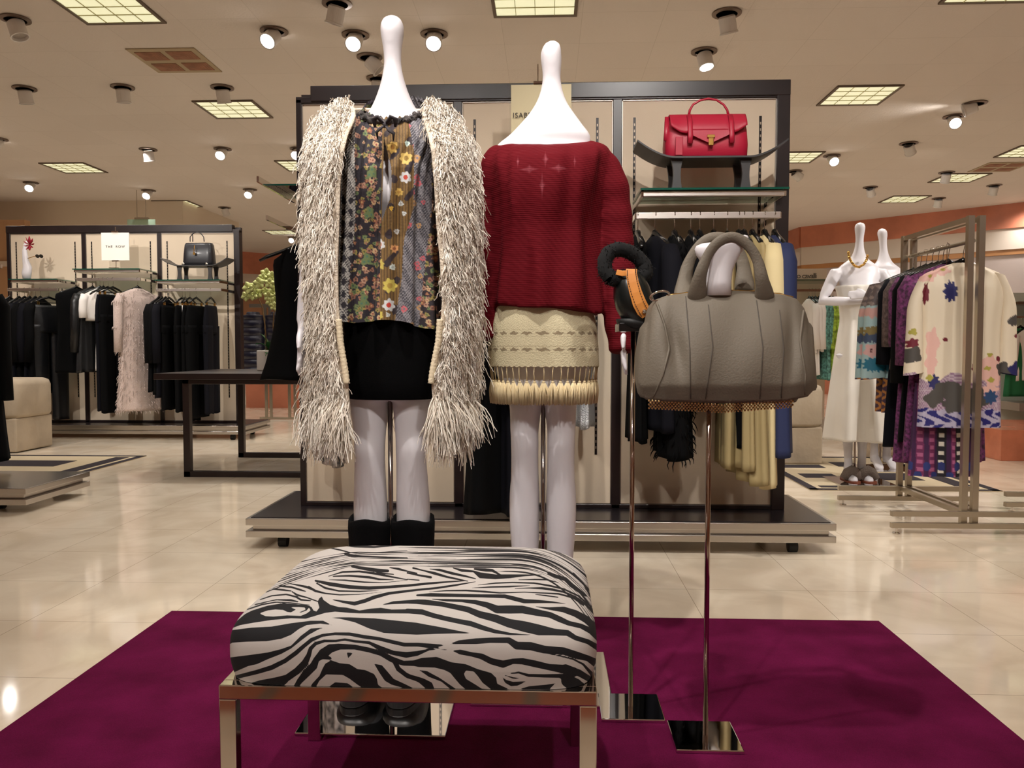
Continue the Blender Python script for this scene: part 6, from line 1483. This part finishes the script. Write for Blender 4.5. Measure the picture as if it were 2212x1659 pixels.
b = MB(); b.tube([(rxx, 4.215, zhr), (rxx, 4.935, zhr)], .011, 10); wb(b, 'hanging_bar', RM, rk)
# printed cream tunic in front
def painted_top(X, Y, z, L, w, th, painter, label, noun, cat, sl=.42, rz=0, sw=0):
    b = garment_mesh('top', L, w, th, 3, 0, 1.04, 5, .010)
    # dense version
    rr = []; N, n = 170, 220; rows = [(0.0, .055, .018), (-.022, w * .55, .028), (-.065, w * .97, .034), (-.14, w * 1.02, th), (-.34, w * .96, th), (-L * .75, w * .99, th * 1.05), (-L, w * 1.02, th * 1.1)]
    rws = [(-r[0], r[1], r[2]) for r in rows]; b = MB(); V = []
    for i in range(N):
        zz = L * i / (N - 1); hw, t_ = cinterp(rws, zz)
        for j in range(n):
            t = 2 * PI * j / n; s_, c_ = math.sin(t), math.cos(t); f = .010 * (zz / L) * math.sin(6 * t + 2) + .004 * math.sin(11 * t + zz * 3)
            V.append((hw * math.copysign(abs(s_) ** .85, s_), -(t_ + f) * c_, -zz))
    for i in range(N - 1):
        for j in range(n): b.f.append((i * n + j, i * n + (j + 1) % n, (i + 1) * n + (j + 1) % n, (i + 1) * n + j))
    o0 = len(V)
    for s in (-1, 1):      # kimono sleeves
        M2, k2 = 90, 60
        for i in range(M2):
            t = i / (M2 - 1)
            for j in range(k2):
                a_ = 2 * PI * j / k2
                cx_ = s * (w * .86 + sw + .058 * math.sin(min(1, t * 3) * PI / 2)); rad = .032 + sw + .018 * t; zc = -.06 - sl * t - .06 * min(1, t * 2)
                V.append((cx_ + rad * math.cos(a_), .035 * math.sin(a_) * (1 + .2 * t), zc + .02 * math.cos(a_) * -s * .5))
        b.f += [(o0 + i * k2 + j, o0 + i * k2 + (j + 1) % k2, o0 + (i + 1) * k2 + (j + 1) % k2, o0 + (i + 1) * k2 + j) for i in range(M2 - 1) for j in range(k2)]; o0 = len(V)
    b.v = V; V = np.array(V); C = painter(V)
    hanger('shoulder', (X, Y, z + .008), rz, hlabel(label), 'hangers on the right garment rack')
    o = b.build(noun, mat('printed_silk', (220, 205, 180), .55, attr='col'), None, smooth=True); vcol(o, C); o.location = (X, Y, z - .086); o.rotation_euler.z = rz; tag(o, label, cat); return o
def Lc(c): return np.array(lin(c))
def blobs(V, C, lst, amp=.14, mask=None):
    x, z = V[:, 0], V[:, 2]
    for cx_, cz_, rx, rz_, col, npet in lst:
        dx, dz_ = (x - cx_) / rx, (z - cz_) / rz_; r_ = np.hypot(dx, dz_); a_ = np.arctan2(dz_, dx); m = r_ < 1 - amp + amp * np.cos(a_ * npet + cx_ * 40)
        if mask is not None: m &= mask
        C[m] = Lc(col)
    return C
def cream_paint(V):
    C = np.tile(Lc((226, 212, 188)), (len(V), 1)); x, z = V[:, 0], V[:, 2]
    dot = (np.sin(x * 900) * np.sin(z * 900) > .1)
    low = (z < -.60 - .03 * np.sin(x * 30)) & (np.abs(x - .0) > -1); C[low] = Lc((186, 166, 176)); C[low & dot] = Lc((140, 104, 134))
    hem = z < -.765 + .008 * np.sin(x * 60); C[hem] = Lc((176, 168, 190)); bl = hem & ((np.sin(x * 90 + 3 * np.sin(z * 70)) + np.sin(z * 110 + x * 40)) > .1); C[bl] = Lc((30, 28, 104))
    G, PK, W_, NV, OL = (74, 70, 66), (226, 180, 168), (110, 28, 44), (36, 36, 92), (170, 160, 70)
    L_ = [(-.08, -.67, .075, .055, G, 3), (.03, -.71, .11, .075, G, 5), (-.15, -.71, .05, .05, G, 4), (-.19, -.07, .05, .035, PK, 5), (-.12, -.04, .05, .03, PK, 5), (-.18, -.07, .015, .01, OL, 5), (-.11, -.035, .015, .01, OL, 5), (-.08, -.15, .04, .06, NV, 9), (-.20, -.16, .02, .06, W_, 7),
          (-.16, -.42, .035, .09, PK, 5), (-.165, -.52, .03, .08, PK, 6), (-.1, -.40, .016, .012, W_, 2), (-.15, -.62, .03, .04, NV, 8), (-.17, -.60, .02, .02, OL, 4),
          (-.1, -.66, .05, .05, G, 4), (-.02, -.70, .06, .06, G, 5), (.02, -.74, .08, .05, G, 4), (-.06, -.74, .05, .05, G, 5), (0.0, -.68, .05, .05, G, 3),
          (.13, -.54, .06, .07, PK, 5), (.15, -.60, .06, .05, PK, 6), (.14, -.66, .05, .03, PK, 5), (.12, -.55, .02, .012, OL, 4), (.14, -.61, .022, .016, OL, 4), (.13, -.48, .018, .012, OL, 3), (.18, -.50, .014, .018, W_, 2), (.06, -.55, .03, .03, W_, 7), (.14, -.70, .04, .04, (40, 70, 110), 8),
          (.2, -.55, .035, .04, G, 4), (.24, -.6, .04, .06, G, 5), (.26, -.30, .05, .03, G, 2), (.27, -.38, .02, .012, W_, 2), (.27, -.56, .05, .05, NV, 5), (-.26, -.42, .03, .03, W_, 6), (-.26, -.48, .05, .05, G, 4), (-.26, -.36, .02, .02, OL, 3)]
    return blobs(V, C, L_)
YG = 4.36
painted_top(rxx + .02, YG, zhr - .012, .86, .212, .05, cream_paint, 'cream floral silk tunic with purple dotted hem, front of the right rack', 'silk_tunic', 'tunic', sl=.46)
def aqua_paint(V):
    C = np.tile(Lc((156, 182, 182)), (len(V), 1)); x, z = V[:, 0], V[:, 2]; C[z > -.2] = Lc((86, 72, 70)); m = (z > -.2) & (np.sin(x * 150) + np.sin(z * 170 + x * 60) > .5); C[m] = Lc((130, 112, 104))
    L_ = []
    for s in (-1, 1):
        for cx_ in (.28, .2, .24): L_ += [(s * cx_, -.24, .04, .035, (196, 150, 140), 5), (s * cx_, -.35, .045, .035, (128, 110, 60), 8), (s * (cx_ + .02), -.39, .03, .03, (56, 70, 96), 7), (s * cx_, -.46, .04, .045, (206, 160, 154), 5), (s * cx_, -.46, .012, .012, (90, 40, 40), 3), (s * cx_, -.54, .045, .045, (28, 104, 128), 10)]
    m = z < -.62; C[m] = Lc((60, 36, 56)); m2 = m & (np.sin(x * 120 + 2 * np.sin(z * 90)) > .3); C[m2] = Lc((170, 110, 50))
    return blobs(V, C, L_)
for k, (yy, lb) in enumerate(((4.80, 'pale blue floral kimono top, nearer of the two at the back of the right rack'), (4.89, 'pale blue floral kimono top, rearmost on the right rack'))):
    painted_top(rxx, yy, zhr - .012, .82, .2, .045, aqua_paint, lb, 'kimono', 'kimono', sl=.50, sw=.022)
for yy, kind, col, L, lb, nn, cat, kw in [
    (4.475, 'dress', 'plum', 1.10, 'long plum printed dress right behind the cream floral tunic', 'printed_dress', 'dress', dict(w=.2, sleeve=.4)),
    (4.535, 'coat', 'black', 1.0, 'black coat between the printed clothes on the right rack', 'black_coat', 'coat', {}),
    (4.59, 'dress', 'plum', 1.12, 'plum patterned dress in the middle of the right rack', 'printed_dress', 'dress', dict(w=.2, sleeve=.3)),
    (4.66, 'top', 'brown', .6, 'brown lace top in the middle of the right rack', 'lace_top', 'top', dict(sleeve=.3)),
    (4.73, 'dress', 'ink', 1.05, 'dark long dress before the pale blue kimonos', 'dark_dress', 'dress', dict(sleeve=.4))]:
    kw.setdefault('th', .03); hang(rxx, yy, zhr - .006, 0, kind, col, L, lb, nn, cat, hgroup='hangers on the right garment rack', **kw)
# striped scarf like skirt below the tunic
def ethnic(V):
    C = np.tile(Lc((110, 40, 84)), (len(V), 1)); x, z = V[:, 0], V[:, 2]; C[np.sin(x * 110) > .3] = Lc((60, 24, 66)); m = (np.sin(x * 110) < -.2) & (np.sin(z * 160) > 0); C[m] = Lc((168, 90, 130))
    for c_ in (-.02, .07):
        m = np.abs(x - c_) < .022; C[m] = Lc((30, 26, 34)); m = m & (np.abs(x - c_) < .014) & (np.sin(z * 130) > .1); C[m] = Lc((222, 214, 200))
    m = z < -.42; C[m & (np.sin(x * 80) * np.sin(z * 60) > .2)] = Lc((40, 50, 110)); return C
b = MB(); V = []; N, n = 150, 200
for i in range(N):
    t = i / (N - 1)
    for j in range(n):
        a_ = 2 * PI * j / n; V.append(((.15 + .03 * t + .004 * math.sin(9 * a_)) * math.sin(a_), -(.03 + .012 * t * (1 + math.sin(8 * a_))) * math.cos(a_), -.5 * t))
b.v = V; b.f = [(i * n + j, i * n + (j + 1) % n, (i + 1) * n + (j + 1) % n, (i + 1) * n + j) for i in range(N - 1) for j in range(n)]
o = b.build('patterned_skirt', mat('ethnic_print', (110, 50, 84), .8, attr='col'), None, smooth=True); vcol(o, ethnic(np.array(V))); o.location = (rxx - .03, 4.425, .76)
tag(o, 'plum folk patterned long skirt with white ladder stripes at the front of the right rack', 'skirt')
hk = empty('clothes_hanger', (rxx - .03, 4.425, zhr + .006), 'black clip hanger holding the folk patterned skirt', 'hanger', 'hangers on the right garment rack')
b = MB(); b.tube([(0.0, 0, .012), (.01, 0, 0), (0, 0, -.03), (0, 0, -.66)], .002, 6); b.build('hook', CHROME, hk); MB().bx(-.15, .15, -.006, .006, -.69, -.66).build('clip_bar', BLACKG, hk)

# ------------------------------------------------------------------ white dressed mannequins at the right
X3, Y3 = xat(1853, 5.83, 700), 5.83
m3 = mannequin(X3, Y3, 'white mannequin with folded arms and gold chain necklace in a long white dress', scale=.978, arms='fold', headlean=.0)
X4, Y4 = xat(1908, 6.45, 700), 6.45
m4 = mannequin(X4, Y4, 'white mannequin with bent neck half hidden behind the folded arm one', scale=1.0, arms='fold', head_tilt=-.22, headlean=.1)
WD = mat('white_crepe', (236, 230, 220), .7)
def dress(Xc, Yc, rows, label, pxy):
    b = MB(); rg = []; rows = sorted(rows); N = 60
    for i in range(N + 1):
        py = rows[0][0] + (rows[-1][0] - rows[0][0]) * i / N; xl, xr, d = cinterp(rows, py); A = W(xl, py, Yc); B = W(xr, py, Yc); k = i / N
        cx_, hw = (A.x + B.x) / 2, (B.x - A.x) / 2
        rg.append([Vector((cx_ + (hw + f * .4) * math.sin(t), Yc - (d + f) * math.cos(t), A.z)) for t, f in [(2 * PI * j / 64, .045 * k ** 1.2 * math.sin(7 * 2 * PI * j / 64 + .5) + .004 * math.sin(15 * 2 * PI * j / 64)) for j in range(64)]])
    b.loft(rg, cap=False); o = b.build('long_dress', WD, None, smooth=True, solid=.003); tag(o, label, 'dress'); return o
dress(X3, Y3, [(618, 1806, 1906, .13), (640, 1812, 1900, .14), (690, 1816, 1893, .115), (720, 1812, 1898, .12), (780, 1804, 1908, .15), (860, 1794, 1918, .19), (948, 1784, 1930, .23)], 'long white flared dress on the mannequin with the gold chain', None)
dress(X4, Y4, [(640, 1860, 1958, .13), (700, 1868, 1950, .11), (780, 1862, 1960, .14), (945, 1850, 1972, .2)], 'white dress on the bent neck mannequin behind', None)
nk = empty('chain_necklace', (X3, Y3 - .1, 1.5), 'chunky gold chain necklace on the white mannequin with folded arms', 'necklace')
b = MB(); P = [(1833, 545), (1834, 555), (1839, 566), (1847, 575), (1856, 577), (1866, 571), (1872, 561), (1875, 548)]
P = [W(x, p, Y3 - .075 - .05 * math.sin(i / 7 * PI)) for i, (x, p) in enumerate(P)]
for i in range(7):
    for k in range(3):
        c = P[i].lerp(P[i + 1], k / 3); b.lathe([(.001, -.009), (.010, -.004), (.010, .004), (.001, .009)], c=c, n=8)
wb(b, 'chain', GOLD, nk, smooth=True)
FURS = mat('grey_fur', (120, 106, 96), .95, bump=(120, 1, .01)); 
for s, lb in ((-1, 'grey fur slide sandal, left foot of the white dressed mannequin'), (1, 'grey fur slide sandal, right foot of the white dressed mannequin')):
    r = empty('fur_sandal', (X3 + s * .055, Y3 - .06, .008), lb, 'sandal', 'fur sandals')
    cx_ = X3 + s * .055
    b = MB(); b.loft([[p for p in ring(cx_, Y3 - .06, z, .048, .13, 24, 2.6)] for z in (.008, .02)]); wb(b, 'sole', mat('tan_sole', (120, 60, 36), .6), r)
    b = MB(); b.tube([(cx_ - .055, Y3 - .09, .03), (cx_ - .03, Y3 - .09, .075), (cx_, Y3 - .09, .09), (cx_ + .03, Y3 - .09, .075), (cx_ + .055, Y3 - .09, .03)], [.03, .034, .036, .034, .03], 10); wb(b, 'fur_strap', FURS, r, smooth=True)
for (Xc, Yc, lb) in ((X3, Y3, 'mirror plate and rod stand under the white mannequin with folded arms'), (X4, Y4, 'mirror plate and rod stand under the bent neck mannequin')):
    r = empty('mannequin_stand', (Xc, Yc, .0076), lb, 'stand')
    wb(MB().bx(Xc - .19, Xc + .19, Yc - .26, Yc + .12, .008, .0125), 'base_plate', MIR, r); b = MB(); b.tube([(Xc, Yc + .01, .012), (Xc, Yc + .01, .8)], .007, 10); wb(b, 'rod', ROD, r)
# mirrored block seen between mannequins and rack
r = empty('mirrored_pedestal', (2.95, 6.9, 0), 'mirrored steel pedestal behind the right garment rack', 'pedestal')
wb(MB().bx(xat(1912, 6.7), xat(1962, 6.7), 6.7, 7.2, .001, zat(945, 6.7)), 'mirror_body', mat('worn_mirror', (190, 180, 168), .12, 1, bump=(5, .4, .02)), r)

# ------------------------------------------------------------------ far rack with green and white clothes, sign
YF = 8.9
fr = empty('wall_rail_unit', (4.0, YF + .3, 0), 'far beige wall display with sign panel behind the grey bag', 'display unit')
wb(MB().bx(xat(1660, YF), xat(1800, YF), YF + .25, YF + .33, .15, zat(578, YF)), 'back_panel', mat('beige_panel', (206, 184, 160), .6), fr)
wb(MB().bx(xat(1690, YF), xat(1800, YF), YF - .2, YF + .24, zat(612, YF), zat(608, YF)), 'shelf_plate', GLASS, fr)
wb(MB().bx(xat(1690, YF), xat(1830, YF), YF - .05, YF - .03, zat(632, YF), zat(627, YF)), 'hanging_bar', CHROME, fr)
text_mesh('roberto cavalli', .085, INK, fr, (xat(1737, YF), YF + .247, zat(594, YF)), .001, space=.85)
wb(MB().bx(xat(1640, YF), xat(1830, YF), YF - .3, YF + .5, .06, .15), 'plinth', TRIMS, fr)
FZ = zat(630, YF)
for k, (px, kind, col, L, lb) in enumerate([(1744, 'top', 'white', .62, 'white top, first on the far rail'), (1750, 'dress', 'white', .85, 'white long top, second on the far rail'), (1757, 'top', 'white', .6, 'white top, third on the far rail'), (1765, 'top', 'teal', .5, 'teal printed top on the far rail'),
        (1773, 'dress', 'teal', .9, 'teal printed dress on the far rail'), (1781, 'dress', 'lime', .9, 'lime green dress on the far rail'), (1788, 'dress', 'lime', .85, 'second lime green dress on the far rail beside the white dress'), (1795, 'top', 'black', .8, 'black printed top on the far rail beside the white dress')]):
    hang(xat(px, YF), YF - .04, FZ - .0, R90 + .1, kind, col, L, lb, 'blouse' if kind == 'top' else 'summer_dress', kind, th=.03, sleeve=.4, w=.18, hgroup='hangers on the far rail')
# clothes and unit past the right rack
YG2 = 8.3
r = empty('wall_shelf_unit', (xat(2215, YG2), YG2 + .3, 0), 'white shelf unit behind the right garment rack at the picture edge', 'display unit')
wb(MB().bx(xat(2175, YG2), xat(2420, YG2), YG2 + .1, YG2 + .2, 0.01, zat(634, YG2)), 'back_panel', mat('pale_mint_panel', (214, 222, 212), .6), r)
wb(MB().bx(xat(2172, YG2), xat(2420, YG2), YG2 - .2, YG2 + .09, zat(662, YG2), zat(656, YG2)), 'upper_shelf', STEEL, r)
wb(MB().bx(xat(2168, YG2), xat(2420, YG2), YG2 - .2, YG2 + .09, zat(690, YG2), zat(686, YG2)), 'hanging_bar', CHROME, r)
wb(MB().bx(xat(2168, YG2), xat(2420, YG2), YG2 - .3, YG2 + .09, zat(880, YG2), zat(864, YG2)), 'lower_shelf', mat('grey_shelf', (150, 140, 128), .4), r)
for px, col, L, lb in ((2188, 'green', .7, 'green dress on the shelf unit at the right picture edge'), (2206, 'white', .55, 'white frilled top at the right picture edge')):
    hang(xat(px, YG2), YG2 - .12, zat(690, YG2) - .01, .3, 'top', col, L, lb, 'top', 'top', w=.16, th=.05, sleeve=.3, hgroup='hangers at the right picture edge')
# racks with dark clothes and counter far behind the orchid
YH = 10.5
r = empty('garment_rack', (xat(595, YH), YH, 0), 'distant steel garment rack with dark padded coats behind the orchid', 'rack')
for px in (574, 584, 624, 636):
    b = MB(); x = xat(px, YH); b.bx(x - .016, x + .016, YH - .016, YH + .016, .01, zat(655, YH)); wb(b, 'upright', RM, r)
b = MB(); b.bx(xat(540, YH), xat(660, YH), YH - .012, YH + .012, zat(663, YH), zat(655, YH)); wb(b, 'top_rail', RM, r)
b = MB(); b.bx(xat(560, YH), xat(645, YH), YH - .02, YH + .02, .005, .03); wb(b, 'base_rail', RM, r)
for px, lb in ((548, 'dark padded coat left of the orchid stems'), (600, 'dark padded coat behind the orchid'), (655, 'dark padded coat beside the black pinafore dress')):
    b = MB(); rg = []; c = Vector((xat(px, YH), YH, zat(663, YH)))
    for k in range(100):
        t = k / 99; z = c.z - .06 - .85 * t; q = .5 + .5 * abs(math.sin(t * 26)); rg.append(ring(c.x, YH, z, (.14 if t > .05 else .07) + .018 * q, .08 + .03 * q, 24))
    b.loft(rg); o = b.build('padded_coat', mat('dark_nylon', (28, 28, 44), .28), None, smooth=True); tag(o, lb, 'coat')
r = empty('service_counter', (xat(610, 12.5), 12.6, 0), 'low dark red counter with cream top far behind the table', 'counter')
wb(MB().bx(xat(530, 12.5), xat(700, 12.5), 12.5, 13.1, .0, .42), 'counter_base', SALM, r); wb(MB().bx(xat(525, 12.5), xat(705, 12.5), 12.45, 13.15, .421, .50), 'counter_top', CREAMW, r); wb(MB().bx(xat(560, 12.5), xat(700, 12.5), 12.6, 13.0, .502, .82), 'cabinet', mat('dark_maroon', (70, 34, 30), .4), r)

# foot of another rack at the right edge
r = empty('garment_rack', (xat(2400, 4.75), 4.75, 0), 'steel rack foot entering at the right picture edge', 'rack')
x0 = xat(2180, 4.75)
for dz_ in (.045, .105): wb(MB().bx(x0, x0 + .8, 4.735, 4.765, dz_ - .013, dz_ + .013), 'foot_bar', RM, r)
wb(MB().bx(x0 + .385, x0 + .415, 4.765, 4.795, .03, 1.6), 'upright', RM, r)
for q in (.04, .76): wb(MB().lathe([(.02, .0), (.02, .006), (.006, .01), (.006, .032)], c=(x0 + q, 4.75, 0), n=14), 'levelling_foot', CHROME, r)

wb(MB().bx(xat(2140, 7.1), xat(2140, 7.1) + 2.2, 6.9, 7.9, .001, .26), 'marble_base', mat('salmon_marble', (196, 118, 88), .2, var=(5, .15)), bpy.data.objects['wall_shelf_unit'])
